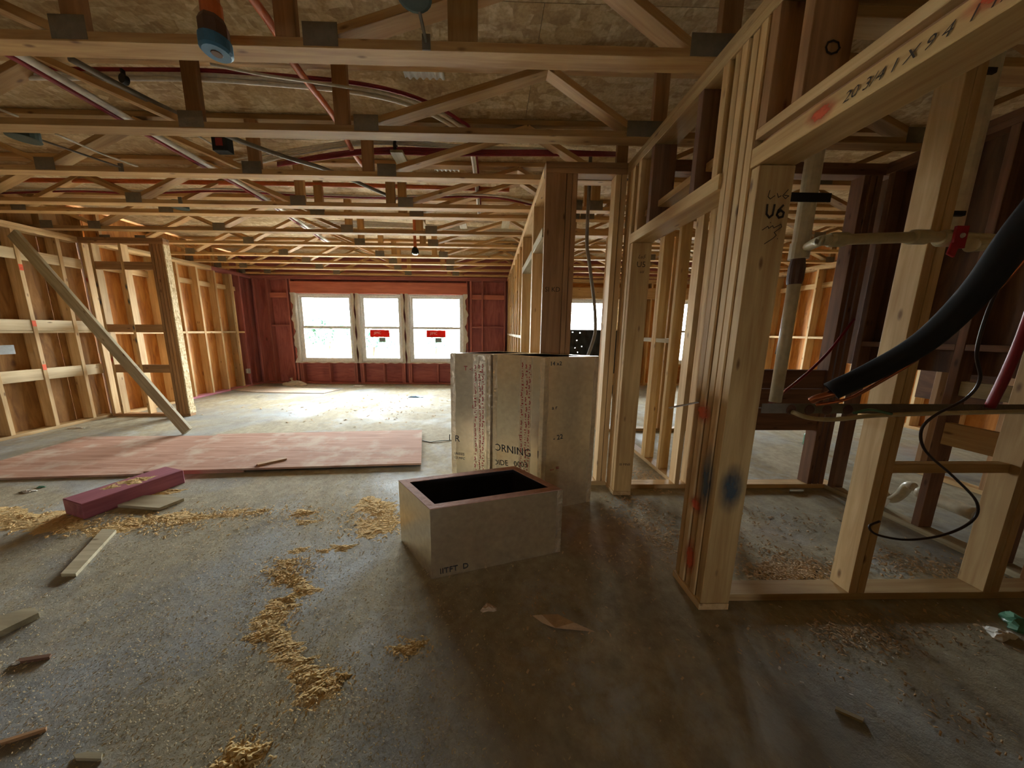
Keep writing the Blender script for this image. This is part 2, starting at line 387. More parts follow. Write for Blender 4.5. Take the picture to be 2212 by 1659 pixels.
# left wall, far part with warm plywood
XO = -5.48
wo = wall_root('wall_left_far', (XO, 6, 0), 'left wall beyond the return, glowing orange plywood between pale studs')
box(wo, 'sole_plate', XO-.14, XO, 4.73, 5.74, .0005, S, 'stud_wood'); box(wo, 'sole_plate', XO-.14, XO, 5.741, 6.62, .0005, S, 'pink_wood'); box(wo, 'sole_plate', XO-.14, XO, 6.621, YF, .0005, S, 'red_wood')
for k in range(2):
    z = ZP+k*.039; box(wo, 'top_plate', XO-.14, XO, 4.73, 6.55, z, z+S, 'stud_wood'); box(wo, 'top_plate', XO-.14, XO, 6.551, YF, z, z+S, 'red_wood')
oy = [5.06, 5.44, 5.82, 6.20, 6.58, 6.95, 7.20]
for i, y in enumerate(oy): box(wo, 'stud', XO-.14, XO, y, y+S, S+.0005, ZP-.0005, 'stud_wood' if i < 6 else 'red_wood')
box(wo, 'stud', XO-.14, XO, 6.99, 7.03, S+.0005, ZP-.0005, 'stud_wood')
for a, c in zip([4.73-S]+oy[:-1], oy):
    if c-a-S < .1: continue
    box(wo, 'noggin', XO-.14, XO-.001, a+S+.001, c-.001, 1.205, 1.243, 'stud_wood'); box(wo, 'blocking', XO-.13, XO-.095, a+S+.001, c-.001, 2.11, 2.20, 'stud_wood')
y = 4.73
while y < YF+.1:
    box(wo, 'sheathing_panel', XO-.152, XO-.1415, y+.001, min(y+1.22, YF+.13)-.001, 0, ZC+.4, 'sheathing_ply' if y < 7 else 'red_sheathing', 0); y += 1.22
box(wo, 'red_panel_strip', XO-.1412, XO-.139, 6.25, 6.36, S, ZP, 'red_sheathing', 0)
kx = fl(551, 832); b = empty('outlet_box', (XO+.02, 7.26, .33), 'small white outlet box near the red far corner', 'outlet box')
box(b, 'shell', XO-.05, XO+.01, 7.143, 7.1995, .30, .40, 'sticker_white'); box(b, 'face', XO+.0105, XO+.015, 7.135, 7.207, .295, .405, 'outlet_grey')
# return wall at the left
YR = 4.62
wr = wall_root('wall_left_return', (-5, YR, 0), 'short return wall of studs, shade put into their browner wood, with three rows of blocking, left')
box(wr, 'sole_plate', -5.60, -4.47, YR, YR+.089, .0005, S, 'brown_wood')  # plates, end studs and blocking browned: shade of the unlit side in the colour
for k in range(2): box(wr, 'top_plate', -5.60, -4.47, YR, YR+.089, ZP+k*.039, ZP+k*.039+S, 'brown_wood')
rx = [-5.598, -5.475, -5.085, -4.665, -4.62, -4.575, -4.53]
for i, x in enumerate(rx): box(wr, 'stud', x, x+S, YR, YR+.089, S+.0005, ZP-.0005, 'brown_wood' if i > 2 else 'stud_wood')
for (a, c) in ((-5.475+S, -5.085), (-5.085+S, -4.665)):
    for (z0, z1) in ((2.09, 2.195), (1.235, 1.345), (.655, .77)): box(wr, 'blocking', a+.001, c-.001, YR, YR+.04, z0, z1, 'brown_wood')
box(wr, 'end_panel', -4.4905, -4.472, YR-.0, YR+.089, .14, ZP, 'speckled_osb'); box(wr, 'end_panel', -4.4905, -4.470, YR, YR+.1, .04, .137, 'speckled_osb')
for (x, z, mt) in ((-5.583, 1.95, 'spray_red'), (-5.46, 1.88, 'spray_blue'), (-5.07, 1.86, 'spray_blue'), (-5.07, 1.66, 'spray_blue'), (-5.07, 1.30, 'spray_blue'), (-5.46, 1.65, 'spray_blue'), (-5.46, .84, 'spray_red'), (-5.07, 1.12, 'spray_blue')):
    paint(wr, 'paint_mark', (x+.004, YR-.001, z), (1, 0, 0), (0, 0, 1), .0185, .06, mt)
# far wall, red part and bare part
wf = wall_root('wall_far', (-2, YF, 0), 'far wall painted red around three bright windows')
def far_part(root, x0, x1, wins, stud, panel, head, xs, ncr):
    box(root, 'sole_plate', x0, x1, YF, YF+.14, .0005, S, stud)
    for k in range(2): box(root, 'top_plate', x0, x1, YF, YF+.14, ZP+k*.039, ZP+k*.039+S, stud)
    for x in xs: box(root, 'stud', x, x+S, YF, YF+.14, S+.0005, ZP-.0005, stud)
    edges = sorted([x0, x1] + [e for w in wins for e in w[:2]])
    for i in range(0, len(edges)-1, 2): 
        if edges[i+1]-edges[i] > .02: box(root, 'sheathing_panel', edges[i], edges[i+1], YF+.1415, YF+.152, 0, ZC+.3, panel, 0)
    for (a, c, z0, z1) in wins:
        box(root, 'sheathing_panel', a, c, YF+.1415, YF+.152, 0, z0-.002, panel, 0); box(root, 'sheathing_panel', a, c, YF+.1415, YF+.152, z1+.002, ZC+.3, panel, 0)
        box(root, 'sill_plate', a-.004, c+.004, YF-.002, YF+.14, z0-.04, z0-.002, stud)
        n = ncr
        for k in range(n+1):
            x = a+(c-a)*k/n; x = min(max(x, a+.002), c-.04); box(root, 'cripple_stud', x, x+S, YF, YF+.14, S+.0005, z0-.0405, stud)
        for x in (a-.042, c+.004): box(root, 'jack_stud', x, x+S, YF, YF+.14, S+.0005, z1, stud)
    a, c = wins[0][0]-.09, wins[-1][1]+.09; z1 = wins[0][3]
    box(root, 'header', a, c, YF-.004, YF+.14, z1+.004, z1+.26, head)
far_part(wf, -5.62, .54, WINDOWS[:3], 'red_wood', 'red_sheathing', 'red_header', [-5.615, -5.45, -5.16, -4.70, -4.62, -.56, -.47, -.20, .33, .42, .50], 2)
for (a, c) in ((-5.12, -4.70), (-.43, -.20), (-.16, .33)):
    box(wf, 'noggin', a, c, YF+.02, YF+.14, 1.36, 1.398, 'red_wood'); box(wf, 'blocking', a, c, YF+.06, YF+.098, 2.02, 2.13, 'red_header')
wf2 = wall_root('wall_far_right', (3.3, YF, 0), 'far wall of the right rooms with bare orange studs')
far_part(wf2, .545, 6.03, WINDOWS[3:], 'stud_wood', 'sheathing_ply', 'stud_wood', [.55, .95, 1.36, 1.66, 3.16, 3.55, 3.80, 5.35, 5.7], 3)
# right outer wall
we = wall_root('wall_right_far', (5.88, 5, 0), 'right outer wall, orange plywood between pale studs, seen through the framing')
plates_y(we, 5.88, 6.02, YB, YF)
y = -3.2
while y < YF-.05:
    box(we, 'stud', 5.88, 6.02, y, y+S, S+.0005, ZP-.0005, 'stud_wood'); y1 = min(y+.406, YF)
    if y1-y > .1 and y > 2: box(we, 'noggin', 5.881, 6.02, y+S+.001, y1-.001, 1.205, 1.243, 'stud_wood'); box(we, 'blocking', 5.975, 6.01, y+S+.001, y1-.001, 2.11, 2.20, 'stud_wood')
    y += .406
y = YB-.1
while y < YF+.1: box(we, 'sheathing_panel', 6.0215, 6.032, y+.001, min(y+1.22, YF+.13)-.001, 0, ZC+.4, 'sheathing_ply', 0); y += 1.22
# wall behind the camera closes the room
wn = wall_root('wall_near', (0, YB, 0), 'board wall with an open window hole behind the viewer')
box(wn, 'sole_plate', -5.74, 6.02, YB-.01, YB+.08, .0005, S, 'stud_wood')
ex = [XL-.05] + [e for w in REAR for e in w[:2]] + [XR+.05]
for a, c in zip(ex[0::2], ex[1::2]): box(wn, 'sheathing_panel', a, c, YB-.03, YB-.0115, 0, ZC+.4, 'sheathing_osb', 0)
for (a, c, z0, z1) in REAR: box(wn, 'sheathing_panel', a, c, YB-.03, YB-.0115, 0, z0, 'sheathing_osb', 0); box(wn, 'sheathing_panel', a, c, YB-.03, YB-.0115, z1, ZC+.4, 'sheathing_osb', 0)

# ------------------------------------------------------------------ right wall beside the camera
XW = 1.00; XW2 = XW+.14
w1 = wall_root('wall_right', (XW, 1.4, 0), 'right partition with a thick built-up post between two framed door openings')
for k in range(2): box(w1, 'top_plate', XW, XW2, YB+.09, 2.54, ZP+k*.039, ZP+k*.039+S, 'stud_wood')
box(w1, 'sole_plate', XW-.004, XW2, 1.262, 1.478, .0005, .034, 'stud_wood')
post = []
o6 = box(w1, 'jack_stud', XW+.003, XW2, 1.264, 1.302, .035, 1.918, 'header_wood'); o6['label'] = 'jack stud marked U6'
for k, y in enumerate((1.309, 1.353, 1.398, 1.440)):
    post.append(box(w1, 'stud', XW+(.0, .006, .001, .007)[k], XW2, y, y+.037, .035, ZP-.0005, 'stud_wood', .004))
hd = box(w1, 'header', XW-.006, XW2, .10, 1.302, 1.92, 1.988, 'header_wood'); hd['label'] = 'doubled header with handwriting and an orange mark'
box(w1, 'header_filler', XW+.03, XW2, .10, 1.302, 1.989, 2.018, 'brown_wood'); box(w1, 'header_cap', XW+.0, XW2, .10, 1.302, 2.0185, 2.054, 'stud_wood')
for y in (1.262, 1.13, .72, .31):
    q = box(w1, 'cripple_stud', XW+.002, XW2, y, y+S, 2.0545, ZP-.0005, 'brown_wood')
    if y == 1.13: strokes(q, 'knot', [[(.022*math.cos(a/8*math.pi*2)*(1+.1*math.sin(a)), .018*math.sin(a/8*math.pi*2)) for a in range(9)]], (1.075, 1.1295, 2.19), (1, 0, 0), (0, 0, 1), .006, 'marker')
box(w1, 'jack_stud', XW, XW2, .06, .098, .035, 2.0, 'stud_wood'); box(w1, 'stud', XW, XW2, .02, .058, .035, ZP-.0005, 'stud_wood')
for k in range(8): box(w1, 'stud', XW, XW2, -.4-.4*k, -.362-.4*k, .035, ZP-.0005, 'stud_wood')
box(w1, 'sole_plate', XW, XW2, YB+.09, .098, .0005, .034, 'stud_wood')
# far door of the same wall
box(w1, 'header', XW-.004, XW2, 1.474, 2.352, 1.92, 1.985, 'header_wood'); box(w1, 'header_cap', XW+.05, XW2+.02, 1.474, 2.352, 2.075, 2.113, 'stud_wood')
o5 = box(w1, 'jack_stud', XW+.002, XW2, 2.314, 2.352, .035, 1.919, 'header_wood'); o5['label'] = 'jack stud marked U5'
for y in (2.355, 2.394, 2.435): box(w1, 'stud', XW, XW2, y, y+S, .035, ZP-.0005, 'stud_wood')
box(w1, 'sole_plate', XW-.004, XW2, 2.312, 2.475, .0005, .034, 'stud_wood')
for y in (1.66, 2.10): box(w1, 'cripple_stud', XW+.001, XW2, y, y+S, 1.9855, ZP-.0005, 'redbrown_wood')
for y in (1.50, 2.27): box(w1, 'cripple_stud', XW+.002, XW2, y, y+S, 1.9855, ZP-.0005, 'stud_wood')
# marks on the post and the headers
strokes(o6, 'handwriting', [[(0, .045), (.002, .012), (.014, 0), (.026, .010), (.028, .045)], [(.062, .044), (.046, .026), (.042, .010), (.052, 0), (.066, .004), (.068, .018), (.056, .026), (.045, .018)]], (1.050, 1.2635, 1.735), (1, 0, 0), (0, 0, 1), .008, 'marker')
strokes(o6, 'handwriting', [[(0, .03), (-.004, .008), (.006, 0), (.022, .012)], [(.03, .02), (.036, .006), (.046, .012)], [(.07, .034), (.052, .012), (.064, .002), (.076, .012), (.058, .014)]], (1.052, 1.2635, 1.80), (1, 0, 0), (0, 0, 1), .003, 'marker')
strokes(o6, 'handwriting', [[(-.008, .0), (.012, .014), (.016, .006), (.03, .016), (.036, .008), (.062, .022), (.066, .012), (.04, -.008), (.05, -.018), (.038, -.03), (.008, -.05)], [(.02, .028), (.021, .026)], [(.056, -.03), (.057, -.031)]], (1.052, 1.2635, 1.69), (1, 0, 0), (0, 0, 1), .003, 'marker')
lettering(o5, 'handwriting', 'U5', .055, (1.040, 2.3135, 1.755), (1, 0, 0), (0, 0, 1), 'marker')
lettering(o5, 'handwriting', 'Lu5', .035, (1.045, 2.3135, 1.815), (1, 0, 0), (0, 0, 1), 'marker', .4); lettering(o5, 'handwriting', 'us', .035, (1.065, 2.3135, 1.715), (1, 0, 0), (0, 0, 1), 'marker', .4)
lettering(o5, 'grade_stamp', 'III MNII', .028, (1.03, 2.3135, .255), (1, 0, 0), (0, 0, 1), 'marker')
lettering(hd, 'handwriting', "20 3/4 1 X 9 4  1 1/4 1", .036, (XW-.0065, .985, 1.940), (0, -1, 0), (0, 0, 1), 'marker', .35)
paint(hd, 'paint_mark', (XW-.0065, 1.045, 1.954), (0, -1, 0), (0, 0, 1), .05, .033, 'spray_orange'); paint(hd, 'paint_mark', (XW-.0065, .70, 1.962), (0, -1, 0), (0, 0, 1), .07, .024, 'spray_orange')
paint(o6, 'paint_mark', (1.070, 1.2635, .62), (1, 0, 0), (0, 0, 1), .066, .13, 'spray_blue')
paint(post[0], 'paint_mark', (XW-.0015, 1.322, .62), (0, -1, 0), (0, 0, 1), .050, .20, 'spray_blue'); paint(post[1], 'paint_mark', (XW-.0015, 1.365, .20), (0, -1, 0), (0, 0, 1), .045, .11, 'spray_orange'); paint(post[2], 'paint_mark', (XW-.0015, 1.40, .93), (0, -1, 0), (0, 0, 1), .06, .06, 'spray_orange'); paint(post[3], 'paint_mark', (XW-.0015, 1.37, .48), (0, -1, 0), (0, 0, 1), .05, .05, 'spray_orange')
# partition running right from the post
w3 = wall_root('wall_right_closet', (1.9, 1.31, 0), 'open closet wall of two pale studs standing on one plate, right of the post')
Y3 = 1.31
box(w3, 'sole_plate', XW2+.001, 2.95, Y3, Y3+.089, .0005, S, 'stud_wood')
for k in range(2): box(w3, 'top_plate', XW2+.001, 2.95, Y3, Y3+.089, ZP+k*.039, ZP+k*.039+S, 'stud_wood')
for x in (1.775, 1.817, 2.462, 2.504): box(w3, 'stud', x, x+.0375, Y3, Y3+.089, S+.0005, ZP-.0005, 'stud_wood')
box(w3, 'blocking', 1.856, 2.46, Y3+.03, Y3+.068, .655, .70, 'header_wood')
box(w3, 'stud', 2.80, 2.838, Y3, Y3+.089, S+.0005, ZP-.0005, 'brown_wood')
# partition across, behind
Y2 = 2.45
w2 = wall_root('wall_right_partition', (1.2, Y2, 0), 'cross partition behind the tall foil ducts with narrow stud bays')
box(w2, 'sole_plate', .40, XW-.001, Y2+.03, Y2+.12, .0005, S, 'stud_wood')
for k in range(2): box(w2, 'top_plate', .40, XW-.001, Y2+.03, Y2+.12, ZP+k*.039, ZP+k*.039+S, 'brown_wood')
for (x, mt) in ((.402, 'brown_wood'), (.556, 'brown_wood'), (.597, 'brown_wood')):
    ww = .15 if x < .41 else S; q = box(w2, 'stud', x, x+ww, Y2+.03, Y2+.12 if ww == S else Y2+.068, S+.0005, ZP-.0005, mt)
    if x < .41: lettering(q, 'grade_stamp', 'SI KD', .05, (.42, Y2+.0295, 1.60), (1, 0, 0), (0, 0, 1), 'marker')
box(w2, 'stud', .915, .953, Y2+.03, Y2+.12, S+.0005, ZP-.0005, 'stud_wood'); box(w2, 'stud', .958, .996, Y2+.03, Y2+.12, S+.0005, ZP-.0005, 'stud_wood')
box(w2, 'sole_plate', XW2+.001, 2.95, Y2-.03, Y2+.06, .0005, S, 'stud_wood')
for k in range(2): box(w2, 'top_plate', XW2+.001, 2.95, Y2-.03, Y2+.06, ZP+k*.039, ZP+k*.039+S, 'redbrown_wood')
for x in (1.56, 1.66): box(w2, 'stud', x, x+S, Y2-.03, Y2+.06, S+.0005, ZP-.0005, 'stud_wood')
for (x, mt) in ((1.93, 'stud_wood'), (2.70, 'redbrown_wood'), (2.75, 'redbrown_wood'), (2.80, 'redbrown_wood')): box(w2, 'stud', x, x+S, Y2-.03, Y2+.06, S+.0005, ZP-.0005, mt)
box(w2, 'blocking', 1.97, 2.698, Y2-.02, Y2+.05, .51, .695, 'redbrown_wood'); box(w2, 'blocking', 1.97, 2.698, Y2-.01, Y2+.03, .70, .855, 'redbrown_wood'); box(w2, 'blocking', 1.97, 2.698, Y2-.015, Y2+.03, .86, 1.01, 'redbrown_wood')
# depth wall on the right of the closet
X4 = 2.85
w4 = wall_root('wall_right_plumbing', (X4, 2, 0), 'plumbing wall of dark studs on the right side of the closet')
box(w4, 'sole_plate', X4, X4+.09, 1.40, Y2-.031, .0005, S, 'grey_wood')
for k in range(2): box(w4, 'top_plate', X4, X4+.09, 1.40, Y2-.031, ZP+k*.039, ZP+k*.039+S, 'redbrown_wood')
for y in (1.50, 1.83, 2.12, 2.36): box(w4, 'stud', X4, X4+.09, y, y+S, S+.0005, ZP-.0005, 'redbrown_wood')
for (a, c) in ((1.538, 1.83), (1.868, 2.12), (2.158, 2.36)): box(w4, 'noggin', X4+.001, X4+.088, a+.001, c-.001, 1.205, 1.243, 'redbrown_wood')
box(w4, 'backing_panel', X4+.0905, X4+.102, 1.40, Y2+.06, 1.06, ZP+.07, 'dark_sheathing', 0)
box(w4, 'blocking', X4-.002, X4+.036, 1.54, 1.828, .62, .76, 'header_wood'); box(w4, 'blocking', X4+.03, X4+.068, 1.54, 1.828, .93, 1.02, 'grey_wood')
# jog wall towards the far window
X5 = .40
w5 = wall_root('wall_hall', (X5, 5, 0), 'receding partition with a framed opening, right of the main room')
for k in range(2): box(w5, 'top_plate', X5, X5+.14, Y2+.121, YF-.001, ZP+k*.039, ZP+k*.039+S, 'stud_wood')
for y in (3.10, 3.14, 4.05, 4.09, 4.5, 4.9, 5.3, 5.7, 6.1, 6.5, 6.9, 7.3): box(w5, 'stud', X5, X5+.14, y, y+S, S+.0005, ZP-.0005, 'stud_wood')
box(w5, 'header', X5-.002, X5+.14, 3.178, 4.048, 2.0, 2.07, 'grey_wood'); box(w5, 'header', X5, X5+.14, 2.575, 3.098, 2.02, 2.09, 'grey_wood')
box(w5, 'sole_plate', X5, X5+.14, 4.03, YF-.001, .0005, S, 'stud_wood'); box(w5, 'sole_plate', X5, X5+.14, 3.08, 3.19, .0005, S, 'stud_wood')
for y in (4.128, 4.538, 4.938, 5.338, 5.738, 6.138, 6.538, 6.938): box(w5, 'noggin', X5+.001, X5+.138, y+.001, y+.36, 1.205, 1.243, 'grey_wood')
# inner partitions of the right rooms
Y6 = 3.95
w6 = wall_root('wall_hall_cross', (2, Y6, 0), 'second cross partition of open studs beyond the first')
for k in range(2): box(w6, 'top_plate', X5+.141, 3.2, Y6, Y6+.09, ZP+k*.039, ZP+k*.039+S, 'truss_wood')
for x in (.90, 1.42, 1.46, 1.83, 2.23, 2.6, 3.15): box(w6, 'stud', x, x+S, Y6, Y6+.09, S+.0005, ZP-.0005, 'truss_wood')
box(w6, 'sole_plate', 1.42, 3.2, Y6, Y6+.09, .0005, S, 'stud_wood')
X7 = 1.58
w7 = wall_root('wall_hall_side', (X7, 3.2, 0), 'small side partition seen through the far door opening')
box(w7, 'sole_plate', X7, X7+.09, 2.52, Y6-.001, .0005, S, 'stud_wood')
for y in (2.72, 2.98, 3.02, 3.45): box(w7, 'stud', X7, X7+.09, y, y+S, S+.0005, ZP-.0005, 'header_wood')
for (a, c) in ((2.76, 2.978), (3.06, 3.448)): box(w7, 'noggin', X7+.001, X7+.088, a, c, 1.205, 1.243, 'grey_wood')
for k in range(2): box(w7, 'top_plate', X7, X7+.09, 2.52, Y6-.001, ZP+k*.039, ZP+k*.039+S, 'stud_wood')
X8 = 4.05
w8 = wall_root('wall_bath', (X8, 1.5, 0), 'board-lined bathroom partition at the far right')
box(w8, 'sole_plate', X8, X8+.09, -1.0, 2.9, .0005, S, 'stud_wood')
for k in range(2): box(w8, 'top_plate', X8, X8+.09, -1.0, 2.9, ZP+k*.039, ZP+k*.039+S, 'stud_wood')
for k in range(10): y = -.96+.406*k; box(w8, 'stud', X8, X8+.09, y, y+S, S+.0005, ZP-.0005, 'brown_wood')
for k in range(9): y = -.92+.406*k; box(w8, 'noggin', X8+.001, X8+.088, y, y+.365, 1.205, 1.243, 'grey_wood')
box(w8, 'backing_panel', X8+.091, X8+.102, -1.0, 2.9, .70, ZP+.07, 'dark_sheathing', 0)
for k in range(3): box(w8, 'wide_board', X8-.02, X8-.001, 1.55, 2.15, .66+.135*k, .79+.135*k, 'header_wood')

# ------------------------------------------------------------------ windows
def make_window(i, x0, x1, z0, z1, label, sticker=None, wrap=True):
    w = empty(f'window_{i}', ((x0+x1)/2, YF+.1, z0), label, kind='structure')
    ya, yb = YF+.06, YF+.13; t = .045
    for (a, c, p, q) in ((x0, x0+t, z0, z1), (x1-t, x1, z0, z1), (x0+t, x1-t, z0, z0+t), (x0+t, x1-t, z1-t, z1)): box(w, 'frame', a+.0005, c-.0005, ya, yb, p+.0005, q-.0005, 'vinyl_white')
    zm = z0+(z1-z0)*.515; s = .05
    for (nm, za, zb, yo) in (('lower_sash', z0+t, zm+.02, .0), ('upper_sash', zm-.02, z1-t, .028)):
        y0, y1 = ya+.004+yo, ya+.03+yo; a, c = x0+t+.001, x1-t-.001
        v = []; f = []
        for (xa, xb, pa, pb) in ((a, a+s, za, zb), (c-s, c, za, zb), (a+s, c-s, za, za+s), (a+s, c-s, zb-s, zb)):
            k = len(v); v += [(X_, Y_, Z_) for Z_ in (pa+.0005, pb-.0005) for Y_ in (y0, y1) for X_ in (xa, xb)]
            f += [(k, k+1, k+5, k+4), (k+1, k+3, k+7, k+5), (k+3, k+2, k+6, k+7), (k+2, k, k+4, k+6), (k+4, k+5, k+7, k+6), (k+1, k, k+2, k+3)]
        so = mesh(w, nm, v, f, 'vinyl_white', (a, y0, za))
        box(so, 'pane', a+s+.0005, c-s-.0005, y0+.010, y0+.014, za+s+.0005, zb-s-.0005, 'window_glass', 0)
        if nm == 'lower_sash' and sticker:
            sx, sw = sticker; zt = zb-s-.02
            st = box(so, 'sticker', sx, sx+sw, y0+.007, y0+.009, zt-.17, zt, 'sticker_red', 0); st['label'] = 'red sticker with white lettering'
            lettering(st, 'sticker_lettering', 'JIMC', .085, (sx+.09, y0+.007, zt-.10), (1, 0, 0), (0, 0, 1), 'sticker_white')
            box(so, 'small_label', sx+sw*.45, sx+sw*.78, y0+.007, y0+.009, zt-.29, zt-.185, 'sticker_grey', 0)
    if wrap:
        for side in (0, 1):
            v = []; f = []; n = 24; dirn = -1 if side == 0 else 1; xe = x0+.004 if side == 0 else x1-.004
            for k in range(n+1):
                z = z0-.02+(z1-z0+.03)*k/n; wv = .085+.03*math.sin(k*.8+i*2+side)+.018*math.sin(k*2.1+i)
                if i < 3 and side == 1 or i > 1 and side == 0: wv = .072+.012*math.sin(k*.9+i)
                o1 = .012+.010*math.sin(k*.7+i)
                v += [(xe, ya-.002, z), (xe+dirn*.002, YF-.012, z), (xe+dirn*wv*.5, YF-.010-o1*.8, z), (xe+dirn*wv, YF-.008-o1, z)]
            for k in range(n):
                for j in range(3): f.append((k*4+j, k*4+j+1, k*4+j+5, k*4+j+4))
            mesh(w, 'flashing', v, f, 'house_wrap', (xe, YF, z0), smooth=True)
        v = []; f = []
        for k in range(25):
            x = x0-.03+(x1-x0+.06)*k/24; d = .02+.008*math.sin(k*1.3+i); v += [(x, ya, z0+.002), (x, YF-.012, z0+.001), (x, YF-.014, z0-d)]
        for k in range(24): f += [(k*3, k*3+1, k*3+4, k*3+3), (k*3+1, k*3+2, k*3+5, k*3+4)]
        mesh(w, 'flashing', v, f, 'house_wrap', (x0, YF, z0), smooth=True)
    return w
make_window(1, *WINDOWS[0], 'leftmost bright double-hung window in the red wall, without a sticker')
make_window(2, *WINDOWS[1], 'narrow middle double-hung window with a red sticker', (-2.86, .46))
make_window(3, *WINDOWS[2], 'rightmost double-hung window of the three in the red wall, red sticker', (-1.52, .46))
make_window(4, *WINDOWS[3], 'bright window seen between the studs of the right rooms', None, False)
make_window(5, *WINDOWS[4], 'window of the far right room, mostly hidden by framing', None, False)
# black sheet hung before the lower half of the right window
v = []; f = []; nxs, nzs = 84, 58; holes = {(20, 55), (30, 54), (26, 44), (33, 36), (24, 34), (28, 28)}
for a in range(nxs+1):
    for c in range(nzs+1): v.append((1.60+1.5*a/nxs, YF-.06+.02*math.sin(a*.6)*math.sin(c*.3+1), .30+1.03*c/nzs))
for a in range(nxs):
    for c in range(nzs):
        if (a, c) in holes: continue
        k = a*(nzs+1)+c; f.append((k, k+nzs+1, k+nzs+2, k+1))
bs = mesh(None, 'black_sheet', v, f, 'black_sheet', (2.3, YF-.06, .3)); tag(bs, 'black plastic sheet with pinholes hung over the lower right window', 'sheet')
sm = bs.modifiers.new('thickness', 'SOLIDIFY'); sm.thickness = .002

# ------------------------------------------------------------------ floor trusses overhead
TY = [1.690, 2.276, 2.852, 3.485, 3.745, 4.348, 4.948, 5.646, 6.215, 6.82, 7.45]
TL = ['nearest floor truss overhead, behind the blue-capped sprinkler pipe', 'second floor truss from the viewer, crossed by the curving pipe bundle', 'third floor truss from the viewer, holding the strapped pipe bundle',
      'fourth floor truss from the viewer, first of a close pair', 'fifth floor truss from the viewer, second of a close pair', 'sixth floor truss from the viewer, above the left return wall', 'seventh floor truss from the viewer',
      'eighth floor truss from the viewer', 'ninth floor truss from the viewer', 'tenth floor truss from the viewer, one before the window wall', 'farthest floor truss, right above the red window wall',
      'floor truss just above the camera, only its end webs in view', 'rear floor truss behind the camera, first of three', 'rear floor truss behind the camera, second of three', 'rear floor truss behind the camera, last of three']
TYALL = TY + [1.07, .46, -1.2, -4.0]
def truss(yf, idx):
    y0 = yf-.089; t = empty('floor_truss', (0, y0, ZC), TL[idx], 'truss', 'floor trusses carrying the deck'); j = (.06, .03, -.03)[idx] if idx < 3 else ((idx*37) % 11-5)*.012
    box(t, 'bottom_chord', XL+.002, XR-.002, y0, yf, ZC+.0005, ZC+S, 'truss_wood'); box(t, 'top_chord', XL+.002, XR-.002, y0, yf, ZT, ZT+S-.0005, 'truss_wood')
    zb, zt = ZC+S+.012, ZT-.012
    webs = []; verts = [-5.62, -1.84+j, -.95+j, 1.06, 5.9]; plates = [-5.5, -1.86+j, -.80+j, .90+j, 1.06]
    nodes = [-.80+j, .32+j, .92]                     # right of the chase up to the bearing wall
    webs += [(-.80+j, 0, .32+j, 1), (.32+j, 1, .90, 0)]
    xl = -1.93+j; up = 0; step = (.80, .72)
    while xl > -5.0:
        nxl = xl-step[up]; webs.append((xl, up, nxl, 1-up)); xl = nxl; up = 1-up
        if up == 0: plates.append(xl)
    xr = 1.18; up = 0
    while xr < 5.1:
        nxr = xr+.78; webs.append((xr, up, nxr, 1-up)); xr = nxr; up = 1-up
        if up == 0: plates.append(xr)
    for (xa, ua, xb, ub) in webs: beam(t, 'web', (xa, (y0+yf)/2, zt if ua else zb), (xb, (y0+yf)/2, zt if ub else zb), (0, 1, 0), .087, .036, 'truss_wood')
    for x in verts: box(t, 'web', x-.044, x+.044, y0+.001, y0+.040, ZC+S+.0005, ZT-.0005, 'brown_wood' if idx < 3 else 'truss_wood')
    if idx < 12:
        for x in plates: box(t, 'nail_plate', x-.075, x+.075, y0-.0018, y0-.0002, ZC+.006, ZC+.095, 'galvanised', 0)
    if idx == 0: box(t, 'web', -.19, -.06, y0+.001, y0+.040, ZC+S+.0005, ZT-.0005, 'truss_wood')
    return t
for i, y in enumerate(TYALL): truss(y, i)
# odd blocks screwed between the trusses
def block(x, y0, y1, lab):
    o = box(None, 'wood_block', x-.05, x+.05, y0, y1, ZC+.19, ZC+.21, 'grey_wood'); tag(o, lab, 'wood block', 'short pale blocks between the trusses')
for (px, py, lab) in ((868, 352, 'short pale board bridging the truss behind the strapped pipe bundle'), (912, 486, 'leftmost of three pale boards laid between far trusses'), (1000, 486, 'middle of three pale boards laid between far trusses'), (1092, 486, 'rightmost of three pale boards laid between far trusses')):
    p = fl(px, py, ZC+.19); block(p.x, p.y-.16, p.y+.16, lab)
# bright corrugated strips against the deck
def strip(x, y, lab):
    v = []; f = []; n = 30
    for k in range(n+1):
        z = ZD-.010+.008*math.sin(k/n*math.pi*2*6); v += [(x-.13+.26*k/n, y-.05, z), (x-.13+.26*k/n, y+.05, z)]
    for k in range(n): f.append((2*k, 2*k+1, 2*k+3, 2*k+2))
    o = mesh(None, 'corrugated_strip', v, f, 'bright_tin', (x, y, ZD-.01), smooth=True); o.modifiers.new('t', 'SOLIDIFY').thickness = .0015
    tag(o, lab, 'metal strip', 'bright corrugated strips under the deck')
for k, (px, py) in enumerate(((915, 153), (950, 275), (965, 362), (1015, 433), (930, 505), (918, 531), (1290, 458), (1278, 473), (1300, 443))):
    p = fl(px, py, ZD); strip(p.x, p.y, ['bright corrugated strip just behind the nearest truss', 'bright corrugated strip behind the second truss', 'bright corrugated strip behind the third truss', 'bright corrugated strip behind the fourth truss', 'bright corrugated strip in the far bays, nearer of two', 'bright corrugated strip in the far bays, farther of two',
        'middle corrugated strip seen through the right stud bay', 'farthest corrugated strip seen through the right stud bay', 'nearest corrugated strip seen through the right stud bay'][k])

